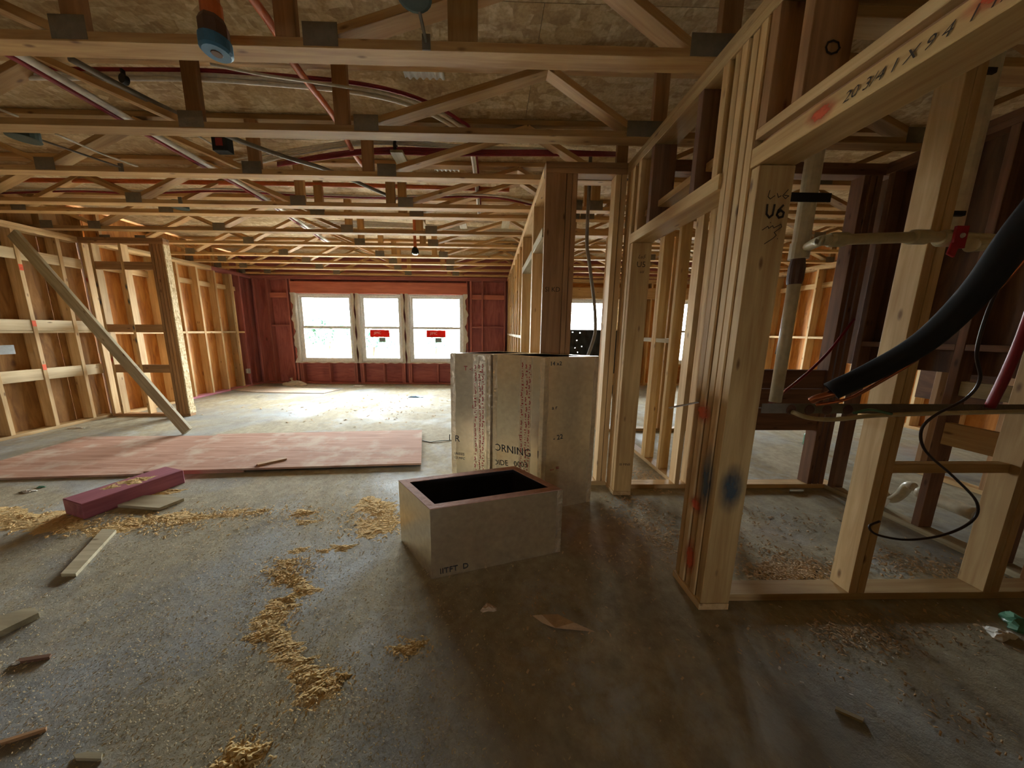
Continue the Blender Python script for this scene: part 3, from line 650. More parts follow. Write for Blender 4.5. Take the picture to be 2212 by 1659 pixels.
# ------------------------------------------------------------------ pipes in the ceiling
def pipe(name, pts, r, mat, label, cat='pipe', group=None, **kw):
    return tag(tube(None, name, pts, r, mat, **kw), label, cat, group)
def cpx(l, z): return [fl(a, b, z) for a, b in l]
G1 = 'flexible water tubes through the trusses'
ZQ = 2.60
pp = [Vector((-2.36, .2, ZQ)), Vector((-2.34, .75, ZQ)), Vector((-2.31, 1.3, ZQ)), *cpx([(60, 128), (280, 258), (330, 288), (460, 363), (575, 430)], ZQ), Vector((-2.45, 5.2, ZQ))]
pipe('water_tube', pp, .019, 'pex_white', 'white tube running away along the left trusses beside a red one', 'water tube', G1)
pipe('water_tube', [p+Vector((-.036, 0, -.012)) for p in pp], .014, 'pex_red', 'red tube running away along the left trusses beside a white one', 'water tube', G1)
for (dz, dx, mt, lab) in ((0, 0, 'pex_red', 'dark red tube sweeping right under the deck and bending back'), (-.035, -.014, 'pex_white', 'upper white tube following the curving red tube under the deck'), (-.06, -.028, 'pex_white', 'lower white tube following the curving red tube under the deck')):
    pts = cpx([(a, b+dx*-700) for a, b in ((10, 148), (200, 150), (420, 152), (560, 160), (740, 176), (850, 196), (930, 224), (990, 258), (1018, 285))], 2.86+dz*.8)
    pts = [p+Vector((dx*(i/8), 0, 0)) for i, p in enumerate(pts)] + [pts[-1]+Vector((dx+.03, .5, -.02)), pts[-1]+Vector((dx+.03, 1.6, -.02))]
    pipe('water_tube', pts, .012, mt, lab, 'water tube', G1)
pipe('conduit', cpx([(150, 126), (250, 180), (370, 240), (450, 275), (520, 305), (620, 340), (720, 372)], 2.66) + [Vector((-1.0, 3.6, 2.66))], .016, 'conduit_grey', 'grey conduit slanting across the left truss bays', 'conduit')
for (px, py) in ((268, 172),):
    p = fl(px, py, 2.66); c = empty('conduit_clamp', p, 'black clamp holding the slanting grey conduit', 'clamp'); lathe(c, 'ring', p-Vector((.0, .012, 0)), (.2, 1, 0), [(0, .018), (0, .024), (.022, .024), (.022, .018)], 'strap_black'); box(c, 'ear', p.x-.006, p.x+.006, p.y-.01, p.y+.01, p.z+.022, p.z+.05, 'strap_black')
po = [fl(548, 0, 2.80)+Vector((0, -1.1-.55*k, 0)) for k in (1, 0)] + [fl(548, 0, 2.80)+Vector((0, -.5, 0)), *cpx([(548, 0), (590, 60), (640, 145), (725, 258), (770, 340), (800, 372)], 2.80)]
pipe('sprinkler_pipe', po, .021, 'cpvc_orange', 'orange sprinkler pipe running away beside the blue-capped drop', 'pipe')
pipe('sprinkler_pipe', [fl(-20, 388, 2.82), fl(250, 391, 2.82), fl(500, 395, 2.82), fl(760, 400, 2.82), fl(1100, 410, 2.82)], .022, 'cpvc_orange', 'orange sprinkler pipe crossing behind the third truss', 'pipe')
# strapped bundle behind the second truss
k = 0
for r in range(2):
    for q in range(4):
        mt = 'pex_white' if r else 'pex_red'; dy = -10+6*q+(0 if r else 14); z = 2.79-.021*q
        base = [(505, 345+q*7), (640, 322+q*4), (760, 305+q*3), (860, 302+q*3), (960, 312+q*3), (1060, 318+q*3), (1175, 322+q*2), (1300, 330+q*2)] if r else [(600, 352+q*2), (700, 334+q*3), (780, 324+q*3), (860, 320+q*4), (960, 323+q*4), (1060, 326+q*3), (1180, 326+q*3), (1330, 330+q*2)]
        pts = cpx([(a, b) for a, b in base], z+(.086 if r else 0))
        pipe('water_tube', pts, .009, mt, ('white' if r else 'red') + ' tube of the strapped bundle behind the second truss, ' + ['first', 'second', 'third', 'fourth'][q] + ' from the deck', 'water tube', 'strapped tube bundle')
p = fl(855, 318, 2.79); c = empty('tube_hanger', p, 'black hanger strapping the tube bundle to the second truss', 'hanger')
lathe(c, 'loop', p+Vector((-.006, 0, -.02)), (1, 0, 0), [(0, .055), (0, .062), (.012, .062), (.012, .055)], 'strap_black', 20); box(c, 'tail', p.x-.004, p.x+.004, p.y-.004, p.y+.004, p.z+.04, ZD-.003, 'strap_black')
# far bundles
for q in range(5):
    pipe('water_tube', cpx([(655, 478+q*4), (760, 478+q*3), (900, 484+q*2), (1030, 492+q*2), (1150, 500+q)], 2.86-.021*q), .009, 'pex_white', 'pale tube of the far bundle above the sixth truss, ' + ['first', 'second', 'third', 'fourth', 'last'][q] + ' of five', 'water tube', 'far tube bundle')
for q, (mt, lab) in enumerate((('pex_white', 'pale tube sagging across behind the third truss'), ('pex_red', 'red tube sagging across behind the third truss'))):
    pipe('water_tube', cpx([(-10, 412+6*q), (160, 408+5*q), (300, 412+6*q), (480, 408+5*q), (640, 418+4*q), (830, 424+4*q), (1050, 421+5*q), (1160, 440+5*q)], 2.73-.022*q), .009, mt, lab, 'water tube', G1)
for (l, mt, lab) in (([(-10, 233), (40, 252)], 'pex_white', 'short white tube end at the upper left picture edge'), ([(455, 139), (560, 160), (640, 172), (760, 190)], 'pex_white', 'thin pale tube behind the nearest truss right of the blue cap'), ([(120, 289), (215, 330), (298, 360)], 'pex_white', 'thin white tube slanting behind the second truss at left'), ([(425, 292), (455, 310), (478, 325)], 'pex_white', 'short white tube beside the dark junction at left')):
    pipe('water_tube', cpx(l, 2.66), .007, mt, lab, 'water tube')
# sprinkler drop with blue cap
p0 = onY(466, 96, 1.46); x, y = p0.x, p0.y
d = empty('sprinkler_drop', (x, y, 2.40), 'orange sprinkler drop pipe ending in a blue cap', 'sprinkler')
lathe(d, 'pipe', (x, y, 2.46), (0, 0, 1), [(0, .030), (.40, .030)], 'cpvc_orange'); lathe(d, 'coupling', (x, y, 2.487), (0, 0, 1), [(0, .036), (.05, .036), (.056, .031)], 'cpvc_orange')
lathe(d, 'socket', (x, y, 2.415), (0, 0, 1), [(0, .044), (.005, .049), (.05, .049), (.07, .040)], 'socket_brown', 8); lathe(d, 'cap', (x, y, 2.370), (0, 0, 1), [(0, .046), (.008, .054), (.045, .054)], 'cap_blue', 20); lathe(d, 'plug', (x, y, 2.3675), (0, 0, 1), [(0, .018), (.003, .020)], 'socket_brown', 12)
lathe(d, 'tee', (x, y, 2.83), (0, 1, 0), [(-.05, .036), (.05, .036)], 'cpvc_orange')
p0 = onY(897, 545, 4.85); d = empty('sprinkler_drop', p0, 'small orange sprinkler drop with dark head among the far trusses', 'sprinkler')
lathe(d, 'pipe', p0+Vector((0, 0, .06)), (0, 0, 1), [(0, .022), (.40, .022)], 'cpvc_orange'); lathe(d, 'head', p0-Vector((0, 0, .02)), (0, 0, 1), [(0, .05), (.01, .055), (.05, .05), (.085, .03)], 'strap_black'); lathe(d, 'deflector', p0-Vector((0, 0, .035)), (0, 0, 1), [(0, .03), (.003, .04), (.014, .02)], 'bright_tin')
# round electrical boxes
def ebox(px, py, z, r, lab, rod=None):
    p = fl(px, py, z); d = empty('ceiling_box', p, lab, 'electrical box', 'round electrical boxes overhead')
    lathe(d, 'shell', p, (0, 0, 1), [(0, r*.98), (.004, r), (.06, r), (.065, r*.9)], 'green_box', 20); lathe(d, 'flange', p+Vector((0, 0, -.003)), (0, 0, 1), [(0, r*.86), (.002, r*1.04), (.006, r*1.04)], 'green_box', 20)
    a, bb = rod; beam(d, 'bar', p+Vector((0, 0, .03)), a, (0, 0, 1), .012, .012, 'conduit_grey'); box(d, 'bracket', a.x-.018, a.x+.018, a.y-.004, a.y+.001, a.z-.03, a.z+.03, 'galvanised')
q = fl(900, 2, 2.575); ebox(895, -8, 2.575, .065, 'dark green round box hanging at the top edge by a thin bar', (Vector((fl(920, 92, ZC+.02).x, 1.599, ZC+.028)), 0))
ebox(52, 300, 2.53, .072, 'dark green round box between the second and third truss at left', (Vector((-2.9, 2.761, ZC+.03)), 0))
ebox(390, 450, 2.52, .07, 'pale-lit round box between the close pair of trusses', (Vector((-3.05, 3.394, ZC+.03)), 0))
p = fl(475, 308, 2.62); d = empty('junction_box', p, 'dark purple junction box tucked behind the second truss', 'junction box'); box(d, 'shell', p.x-.06, p.x+.05, p.y, p.y+.06, p.z-.05, p.z+.09, 'foam_black'); box(d, 'knockout', p.x-.03, p.x+.02, p.y-.004, p.y-.0005, p.z-.02, p.z+.03, 'pex_red')
# hanging cable in the hall
pipe('hanging_cable', [Vector((onY(1267, 500, 3.2).x, 3.2, 2.93)), onY(1268, 512, 3.2), onY(1272, 560, 3.2), onY(1282, 640, 3.2), onY(1286, 690, 3.2), onY(1283, 730, 3.2), onY(1262, 790, 3.2), onY(1250, 830, 3.2)], .016, 'cable_grey', 'grey flexible cable hanging in the right stud bay', 'cable')

# ------------------------------------------------------------------ foil-faced duct sections
def offset(pts, d):
    n = len(pts); out = []
    for i in range(n):
        p, a, b = Vector(pts[i]), Vector(pts[i-1]), Vector(pts[(i+1) % n]); e1 = (p-a).normalized(); e2 = (b-p).normalized()
        n1 = Vector((-e1.y, e1.x)); n2 = Vector((-e2.y, e2.x)); bis = (n1+n2).normalized(); out.append(p+bis*(d/max(.3, bis.dot(n1))))
    return out
def face_at(px, py, p0, p1):
    d = ROT.T @ np.array([(px-PX)/F, (py-PY)/F, 1.0]); e = Vector(p1)-Vector(p0); nx_, ny_ = -e.y, e.x
    t = ((p0[0]-EYEP[0])*nx_+(p0[1]-EYEP[1])*ny_)/(d[0]*nx_+d[1]*ny_); return Vector(EYEP+t*d)
def duct(name, pts, h, th, rim, label, bottom=False, tapes=(0, 1, 2, 3)):
    """pts counter-clockwise from above"""
    c = sum((Vector(p) for p in pts), Vector((0, 0)))/4; r = empty(name, (c.x, c.y, 0), label, 'duct'); mid = offset(pts, .004); inn = offset(pts, th); panels = []
    for i in range(4):
        j = (i+1) % 4; panels.append(prism(r, 'side_panel', [pts[i], pts[j], mid[j], mid[i]], .001, h-.004, 'foil'))
        prism(r, 'liner', [mid[i], mid[j], inn[j], inn[i]], .001, h-.004, 'duct_liner'); prism(r, 'rim', [pts[i], pts[j], inn[j], inn[i]], h-.004, h, rim)
    if bottom: prism(r, 'bottom_liner', inn, .002, .006, 'duct_liner')
    for i in tapes:
        a, p, b = Vector(pts[i-1]), Vector(pts[i]), Vector(pts[(i+1) % 4]); ea = (a-p).normalized(); eb = (b-p).normalized(); out = -(ea+eb).normalized()
        v = []; f = []; n = 40
        for k in range(n+1):
            z = .004+(h-.01)*k/n; wa = .030+.002*math.sin(k*.7+i)+random.uniform(-.0015, .0015); wb = .034+.003*math.sin(k*.5+2*i)+random.uniform(-.0015, .0015); q = .001+.0022*abs(math.sin(k*1.3+i))
            v += [(*(p+ea*wa+out*.001), z), (*(p+ea*wa*.5+out*(.002+q)), z), (*(p+out*(.003+q)), z), (*(p+eb*wb*.5+out*(.002+q*1.2)), z), (*(p+eb*wb+out*.001), z)]
        for k in range(n):
            for m_ in range(4): f.append((k*5+m_, k*5+m_+1, k*5+m_+6, k*5+m_+5))
        mesh(r, 'foil_tape', v, f, 'foil_tape', (p.x, p.y, 0))
    return r, panels
small, sp_ = duct('foil_duct', [(-.300, 1.462), (.420, 1.662), (.172, 1.975), (-.548, 1.775)], .405, .042, 'duct_rim', 'low open foil duct section lying nearest, black inside with brown rim', True, (1,))
a0, a1 = (-.300, 1.462), (.420, 1.662); q0 = face_at(950, 1240, a0, a1); q1 = face_at(1060, 1215, a0, a1)
lettering(sp_[0], 'print', 'IITFT  D', .045, q0+Vector((0, -.001, 0)), (q1-q0), (0, 0, 1), 'black_print')
B_ = [(.372, 2.095), (.775, 2.215), (.415, 2.475), (.030, 2.330)]
A_ = [(.005, 2.345), (.375, 2.490), (.062, 2.70), (-.300, 2.415)]
tb, pb = duct('foil_duct', B_, 1.128, .028, 'foil', 'tall standing foil duct, right one of the pair, dark right face')
ta, pa = duct('foil_duct', A_, 1.128, .028, 'foil', 'tall standing foil duct, left one of the pair, marked R')
def print_column(parent, p0, p1, u, w, z0, z1, seed):
    """columns of tiny unreadable red print"""
    r_ = random.Random(seed); e = (Vector(p1)-Vector(p0)); n2 = Vector((e.y, -e.x)).normalized(); L = e.length; e.normalize(); v = []; f = []; z = z0
    while z < z1:
        h = r_.choice((.006, .008, .012, .03, .034)); ww = w*r_.uniform(.35, 1) if h < .02 else w*.55; x0 = u+r_.uniform(-.3, .3)*w
        for s in range(1 if h < .02 else 3):
            zz = z+s*h/3; xx = x0 + (s % 2)*w*.15; k = len(v)
            for (dx, dz) in ((0, 0), (ww, 0), (ww, h*(.75 if h < .02 else .26)), (0, h*(.75 if h < .02 else .26))):
                p = Vector(p0)+e*(xx+dx)+n2*.0015; v.append((p.x, p.y, zz+dz))
            f.append((k, k+1, k+2, k+3))
        z += h+r_.uniform(.003, .018)
    return tag(mesh(parent, 'red_print', v, f, 'red_print', (p0[0], p0[1], z0)), kind='stuff')
for (par, P, cols) in ((pb[3], (B_[3], B_[0]), (.24, .275, .30)), (pa[3], (A_[3], A_[0]), (.19, .225, .25))):
    e_ = (Vector(P[1])-Vector(P[0])).normalized(); n_ = Vector((e_.y, -e_.x))
    for ua, ub in ((cols[0]-.012, cols[0]+.026), (cols[1]-.006, cols[2]+.024)):
        qa, qb = Vector(P[0])+e_*ua, Vector(P[0])+e_*ub; prism(par, 'seam_tape', [qa+n_*.0002, qb+n_*.0002, qb+n_*.0009, qa+n_*.0009], .003, 1.12, 'foil_tape')
    for k, u in enumerate(cols): print_column(par, P[0], P[1], u, .017, .05, 1.05, 10*k+len(cols)+int(u*100))
def onface(par, text, size, px0, px1, P, mat='black_print', name='print'):
    a, b = face_at(*px0, *P), face_at(*px1, *P); lettering(par, name, text, size, a, b-a, (0, 0, 1), mat)
PA = (A_[3], A_[0]); PB = (B_[3], B_[0]); PC = (B_[0], B_[1])
onface(pa[3], 'R', .075, (982, 953), (1000, 955), PA); onface(pa[3], 'I', .075, (969, 951), (985, 953), PA); onface(pa[3], 'DAI00S', .032, (978, 981), (1003, 984), PA); onface(pa[3], '0023 MPC', .026, (976, 989), (1003, 993), PA)
onface(pb[3], 'ORNING  L', .082, (1067, 972), (1135, 985), PB); onface(pb[3], 'OIDE   0003', .06, (1066, 1003), (1120, 1008), PB)
onface(pb[0], '14 x2', .04, (1188, 790), (1215, 789), PC); onface(pb[0], 'a r', .04, (1192, 885), (1215, 882), PC); onface(pb[0], '- 22', .05, (1195, 952), (1225, 945), PC); onface(pb[0], '-- =', .05, (1188, 1019), (1215, 1013), PC, 'red_print')
onface(pa[3], 'T -:', .05, (1002, 800), (1030, 801), PA, 'red_print'); onface(pa[3], 'L', .04, (1020, 882), (1028, 882), PA, 'red_print'); onface(pb[3], 'T', .04, (1120, 947), (1128, 948), PB, 'red_print')

# ------------------------------------------------------------------ boards and scraps on the floor
def slab(name, pxs, z0, z1, mat, label, cat, group=None):
    pts = [fl(a, b, z0) for a, b in pxs]; o = prism(None, name, [(p.x, p.y) for p in pts], z0, z1, mat); return tag(o, label, cat, group)
o = prism(None, 'plywood_sheet', [(-.655, 2.855), (-.865, 3.875), (-3.29, 3.70), (-3.08, 2.675)], .0195, .0375, 'pink_plywood'); tag(o, 'pinkish plywood sheet lying on the slab, right one with worn pale end', 'plywood')
o = prism(None, 'plywood_sheet', [(-2.25, 2.735), (-2.42, 3.72), (-4.82, 3.66), (-4.70, 2.555)], .0005, .0185, 'pink_plywood'); tag(o, 'pinkish plywood sheet at left, partly under the other sheet', 'plywood')
o = slab('wood_stick', [(555, 1003), (557, 1007), (620, 993), (618, 989)], .038, .052, 'brown_wood', 'short brown stick lying on the plywood', 'stick')
rb = empty('red_beam', (-2.79, 2.29, 0), 'short thick magenta-stained timber offcut with sawdust on top', 'timber')
a, bq = Vector((-2.878, 2.045, .058)), Vector((-2.70, 2.575, .058)); ob = beam(rb, 'timber', a, bq, (1, 0, 0), .232, .115, 'magenta_wood', .004)
slab('board_scrap', [(252, 1096), (345, 1103), (398, 1082), (352, 1074), (300, 1076)], .0005, .022, 'grey_wood', 'flat pale board scrap poking out beside the magenta timber', 'board scrap')
slab('board_scrap', [(133, 1246), (165, 1246), (252, 1150), (222, 1148)], .0005, .020, 'grey_wood', 'narrow pale plank piece on the slab in front of the magenta timber', 'board scrap')
slab('board_scrap', [(-30, 1352), (-30, 1392), (86, 1335), (78, 1324), (55, 1325)], .0005, .028, 'grey_wood', 'pale board end with red edge at the left picture edge', 'board scrap')
slab('wood_sliver', [(42, 1427), (44, 1434), (108, 1424), (112, 1417)], .0005, .012, 'redbrown_wood', 'reddish wood sliver beside a white scrap at left', 'sliver')
slab('wood_sliver', [(0, 1606), (2, 1612), (100, 1580), (102, 1575)], .0005, .012, 'brown_wood', 'thin dark sliver at the lower left edge', 'sliver')
slab('wood_sliver', [(160, 1636), (165, 1644), (220, 1645), (222, 1632), (190, 1630)], .0005, .012, 'grey_wood', 'short pale sliver near the bottom left corner', 'sliver')
slab('wood_sliver', [(1805, 1530), (1803, 1536), (1862, 1562), (1866, 1556)], .0005, .010, 'grey_wood', 'small pale sliver in the dark at lower right', 'sliver')
slab('wood_sliver', [(1705, 1060), (1705, 1066), (1735, 1066), (1735, 1060)], .0005, .02, 'grey_wood', 'small offcut on the closet floor', 'sliver')
# diagonal brace leaning to the left wall
a, bq = Vector((-3.745, 3.80, .035)), Vector((-5.50, 3.95, 2.36)); dv = (bq-a).normalized()
br = beam(None, 'brace_board', a, bq, Vector((0, -1, 0)).cross(dv), .125, .036, 'grey_wood'); tag(br, 'long grey brace board leaning diagonally against the left wall', 'brace')
# far floor pieces
slab('cardboard_sheet', [(498, 843), (530, 834), (735, 842), (700, 850), (560, 848)], .003, .012, 'cardboard', 'flat curled cardboard sheet on the far floor at left', 'cardboard')
def crumple(name, c, rx, ry, h, mat, label, cat, seed=1, n=14, knob=False):
    r_ = random.Random(seed); v = []; f = []; c = Vector(c); rings = 5
    for i in range(rings+1):
        t = i/rings
        for k in range(n):
            a = 2*math.pi*k/n; w = 1+.28*math.sin(3*a+seed)+.15*r_.uniform(-1, 1); rad = math.cos(t*math.pi/2)**.7 if t < 1 else 0.02
            v.append((c.x+rx*rad*w*math.cos(a), c.y+ry*rad*w*math.sin(a), max(.001, c.z+.001+h*math.sin(t*math.pi/2)*(1+.25*r_.uniform(-1, 1))) if i else c.z+.001))
    for i in range(rings):
        for k in range(n): k2 = (k+1) % n; f.append((i*n+k, i*n+k2, (i+1)*n+k2, (i+1)*n+k))
    f.append(tuple(range(n))[::-1]); f.append(tuple(range(rings*n, rings*n+n)))
    return tag(mesh(None, name, v, f, mat, c), label, cat)
c = fl(640, 832); crumple('plastic_bag', c, .24, .13, .10, 'bag_plastic', 'pale plastic bag tied in a knot below the left window', 'bag', 3)
q = crumple('bag_knot', c, .1, .1, .1, 'bag_plastic', '', '', 5); bpy.data.objects.remove(q)
bagk = bpy.data.objects['plastic_bag']; lathe(bagk, 'knot', c+Vector((-.08, 0, .09)), (-.3, 0, 1), [(0, .03), (.04, .015), (.07, .035), (.09, .02)], 'bag_plastic', 9)
crumple('plastic_wrapper', fl(900, 858), .14, .05, .02, 'cap_blue', 'crumpled blue wrapper on the far floor', 'wrapper', 4)
crumple('paper_scrap', fl(775, 834), .12, .05, .02, 'paper_white', 'white paper scrap under the middle window', 'paper', 6)
crumple('paper_scrap', fl(165, 925), .09, .03, .015, 'paper_white', 'white scrap beside the left wall plate', 'paper', 8)
crumple('paper_scrap', fl(1055, 1315), .035, .022, .015, 'paper_brown', 'small brown paper scrap in the dark by the low duct', 'paper', 9)
crumple('paper_scrap', fl(62, 1062), .05, .02, .01, 'paper_white', 'white scrap left of the magenta timber', 'paper', 12); crumple('plastic_scrap', fl(88, 1053), .03, .015, .01, 'green_plastic', 'small green plastic scrap left of the magenta timber', 'scrap', 13)
crumple('paper_scrap', fl(42, 1430), .022, .012, .008, 'paper_white', 'white scrap next to the reddish sliver at left', 'paper', 14)
crumple('plastic_scrap', fl(2160, 1372), .05, .03, .02, 'paper_white', 'white plastic scrap on the dark floor at right edge', 'scrap', 15); crumple('plastic_scrap', fl(2205, 1355), .06, .05, .04, 'green_plastic', 'green crumpled plastic at the right edge', 'scrap', 16)
v = [fl(a, b, z) for a, b, z in ((1150, 1330, .002), (1170, 1328, .012), (1205, 1327, .004), (1240, 1345, .016), (1285, 1365, .002), (1255, 1362, .006), (1200, 1357, .014), (1172, 1346, .003))]
o = mesh(None, 'paper_scrap', v + [p+Vector((0, 0, .0012)) for p in v], [(0, 1, 7), (1, 6, 7), (1, 2, 6), (2, 3, 6), (3, 5, 6), (3, 4, 5), (15, 9, 8), (15, 14, 9), (14, 10, 9), (14, 11, 10), (14, 13, 11), (13, 12, 11)], 'paper_brown', v[0]); tag(o, 'torn brown paper strip on the dark floor', 'paper')
pipe('loose_wire', [fl(912, 951, .006), fl(930, 955, .004), fl(950, 952, .01), fl(975, 951, .004), fl(1000, 950, .005)], .004, 'green_box', 'thin green wire on the floor right of the plywood', 'wire')

# ------------------------------------------------------------------ plumbing beside the closet
YV = 1.40
def vy(px, py, y=YV): return onY(px, py, y)
# vent pipe hanging by the post
pt = vy(1752, 560); d = empty('vent_pipe', (pt.x, YV+.06, vy(1695, 868).z), 'white vertical pipe strapped beside the post marked U6', 'pipe')
xv, yv = pt.x, YV+.06; zc_ = vy(1745, 545, yv).z; ze = vy(1694, 868, yv).z
lathe(d, 'upper_pipe', (xv, yv, zc_+.03), (0, 0, 1), [(0, .031), (2.9-zc_, .031)], 'pvc_white'); lathe(d, 'coupling', (xv, yv, zc_-.03), (0, 0, 1), [(0, .036), (.07, .036)], 'pvc_white'); lathe(d, 'reducer', (xv, yv, zc_-.14), (0, 0, 1), [(0, .026), (.02, .03), (.07, .03), (.11, .025)], 'socket_brown'); 
tube(d, 'lower_pipe', [(xv, yv, zc_-.10), (xv, yv, ze)], .024, 'pvc_white', hollow=True, seg=14)
p = vy(1762, 434, yv); st = box(None, 'pipe_strap', XW2+.001, p.x+.03, yv-.036, yv-.032, p.z-.018, p.z+.018, 'strap_black'); tag(st, 'black strap tying the vertical pipe to the post', 'strap')
# supply run with red-handled valve
d = empty('supply_pipe', vy(1720, 545), 'yellowed supply pipe with elbow and couplings crossing the closet wall', 'pipe'); YS = 1.29
p0, p1, p2, p3 = vy(1722, 546, YS+.3), vy(1795, 518, YS), vy(2035, 512, YS-.02), vy(2200, 522, YS-.06)
tube(d, 'run', [p0, p1+Vector((-.02, .03, 0)), p1+Vector((.02, 0, 0)), p2, p3], .020, 'pvc_yellowed', sub=4, seg=12)
lathe(d, 'elbow', p1, (p2-p1), [(-.01, .022), (0, .027), (.05, .027), (.052, .022)], 'pvc_yellowed'); q = vy(1968, 512, YS-.02); lathe(d, 'coupling', q, (1, 0, 0), [(0, .022), (.001, .027), (.06, .027), (.061, .022)], 'pvc_yellowed'); q = vy(2098, 530, YS-.05); lathe(d, 'coupling', q, (1, 0, .1), [(0, .02), (.001, .025), (.05, .025), (.051, .02)], 'pvc_yellowed')
d = empty('ball_valve', vy(2050, 512, YS-.03), 'red lever valve on the yellowed supply pipe', 'valve'); q = vy(2045, 515, YS-.02); lathe(d, 'body', q-Vector((.03, .0, 0)), (1, 0, 0), [(0, .024), (.01, .031), (.05, .031), (.06, .024)], 'pvc_yellowed')
prism(d, 'handle', [(q.x-.022, q.y-.038), (q.x+.026, q.y-.038), (q.x+.026, q.y-.030), (q.x-.022, q.y-.030)], q.z-.045, q.z+.035, 'valve_red'); beam(d, 'lever', q+Vector((-.01, -.034, -.03)), q+Vector((-.035, -.045, -.075)), (1, 0, 0), .03, .008, 'valve_red'); lathe(d, 'stem_cap', q+Vector((.004, -.043, .0)), (0, 1, 0), [(0, .008), (.004, .01)], 'sticker_white', 10)
# big drain stack
q = vy(2095, 330, 1.40); d = empty('drain_stack', (q.x, 1.46, 1.3), 'thick white drain stack behind the right header', 'pipe'); xd = vy(2090, 300, 1.46).x
lathe(d, 'pipe', (xd, 1.46, vy(2065, 500, 1.46).z-.02), (0, 0, 1), [(0, .045), (1.1, .045)], 'pvc_white', 18); 0
for k, (px, py) in enumerate(((2128, 152), (2062, 461))):
    p = vy(px, py, 1.405); s_ = box(None, 'pipe_strap', p.x-.055, p.x+.045, 1.3995, 1.4145, p.z-.010, p.z+.010, 'strap_black'); tag(s_, ['black strap on the thick drain stack near the header', 'black strap on the drain stack above the red valve', 'black strap below the red valve'][k], 'strap')
# insulated line with copper
pts = [vy(2330, 350, .80), vy(2212, 490, .84), vy(2110, 628, .92), vy(2000, 735, 1.0), vy(1890, 800, 1.08), vy(1795, 845, 1.14)]
d = empty('refrigerant_line', pts[0], 'thick black foam-insulated line with bare copper end, cutting across the right', 'insulated pipe'); tube(d, 'insulation', pts, .034, 'foam_black', hollow=True, seg=16); tube(d, 'copper_end', [pts[-1]+Vector((.02, -.01, .0)), vy(1770, 858, 1.16), vy(1752, 866, 1.18)], .013, 'copper', hollow=True)
pipe('copper_tube', [vy(2330, 400, .84), vy(2200, 575, .88), vy(2100, 672, .95), vy(1995, 765, 1.03), vy(1900, 825, 1.1), vy(1830, 862, 1.16), vy(1762, 875, 1.2)], .0062, 'copper', 'thin copper tube following the black insulated line', 'pipe')
pipe('black_cable', [vy(2260, 430, 1.0), vy(2182, 570, 1.05), vy(2135, 670, 1.1), vy(2110, 760, 1.12), vy(2117, 820, 1.14), vy(2085, 862, 1.16), vy(2020, 897, 1.18), vy(1990, 930, 1.2), vy(2000, 975, 1.2), vy(2060, 1030, 1.2), vy(2110, 1085, 1.2), vy(2100, 1125, 1.2), vy(2040, 1155, 1.2), vy(1960, 1166, 1.22), vy(1895, 1155, 1.25), vy(1878, 1137, 1.27), vy(1900, 1126, 1.28)], .0048, 'cable_black', 'thin black cable looping down in front of the right studs', 'cable')
pipe('water_tube', [Vector((vy(2300, 470, 1.2).x+.1, 1.2, 2.50)), vy(2300, 470, 1.2), vy(2240, 640, 1.2), vy(2205, 735, 1.25), vy(2170, 815, 1.28), vy(2138, 880, 1.30)], .016, 'pex_red', 'thick dark red tube at the right edge', 'water tube')
pipe('water_tube', [vy(1845, 690, 2.412), vy(1793, 757, 2.35), vy(1745, 805, 2.2), vy(1690, 850, 1.9), vy(1655, 880, 1.48)], .009, 'pex_red', 'thin red tube slanting across the closet opening', 'water tube')
# perforated strap and cross pipe
p0, p1 = vy(1648, 884, 1.30), vy(1905, 884, 1.30); d = empty('strap_plate', p0, 'perforated grey steel strap with pipe holes across the closet wall', 'metal strap'); 
v = []; f = []; xs_ = np.linspace(p0.x, 2.55, 40); za, zb = p0.z-.020, p0.z+.024
for x in xs_: v += [(x, 1.307, za), (x, 1.307, zb), (x, 1.309, zb), (x, 1.309, za)]
for k in range(39):
    for m_ in range(4): f.append((k*4+m_, k*4+(m_+1) % 4, k*4+4+(m_+1) % 4, k*4+4+m_))
mesh(d, 'plate', v, f, 'galvanised', (p0.x, 1.307, za))
for px in (1712, 1752, 1790, 1835): q = vy(px, 886, 1.30); lathe(d, 'hole_ring', (q.x, 1.3045, q.z), (0, 1, 0), [(0, .013), (.0, .021), (.002, .023)], 'socket_brown', 14)
pipe('cross_pipe', [vy(1712, 890, 1.28), vy(1745, 902, 1.27), vy(1800, 906, 1.27), vy(1900, 897, 1.27), vy(2060, 892, 1.27), vy(2260, 888, 1.27)], .0095, 'pvc_yellowed', 'thin pale pipe running right along the steel strap', 'pipe')
pipe('pipe_end', [vy(1845, 892, 1.25), vy(1880, 885, 1.25), vy(1925, 894, 1.25)], .006, 'green_plastic', 'short green tube end tied at the steel strap', 'tube')
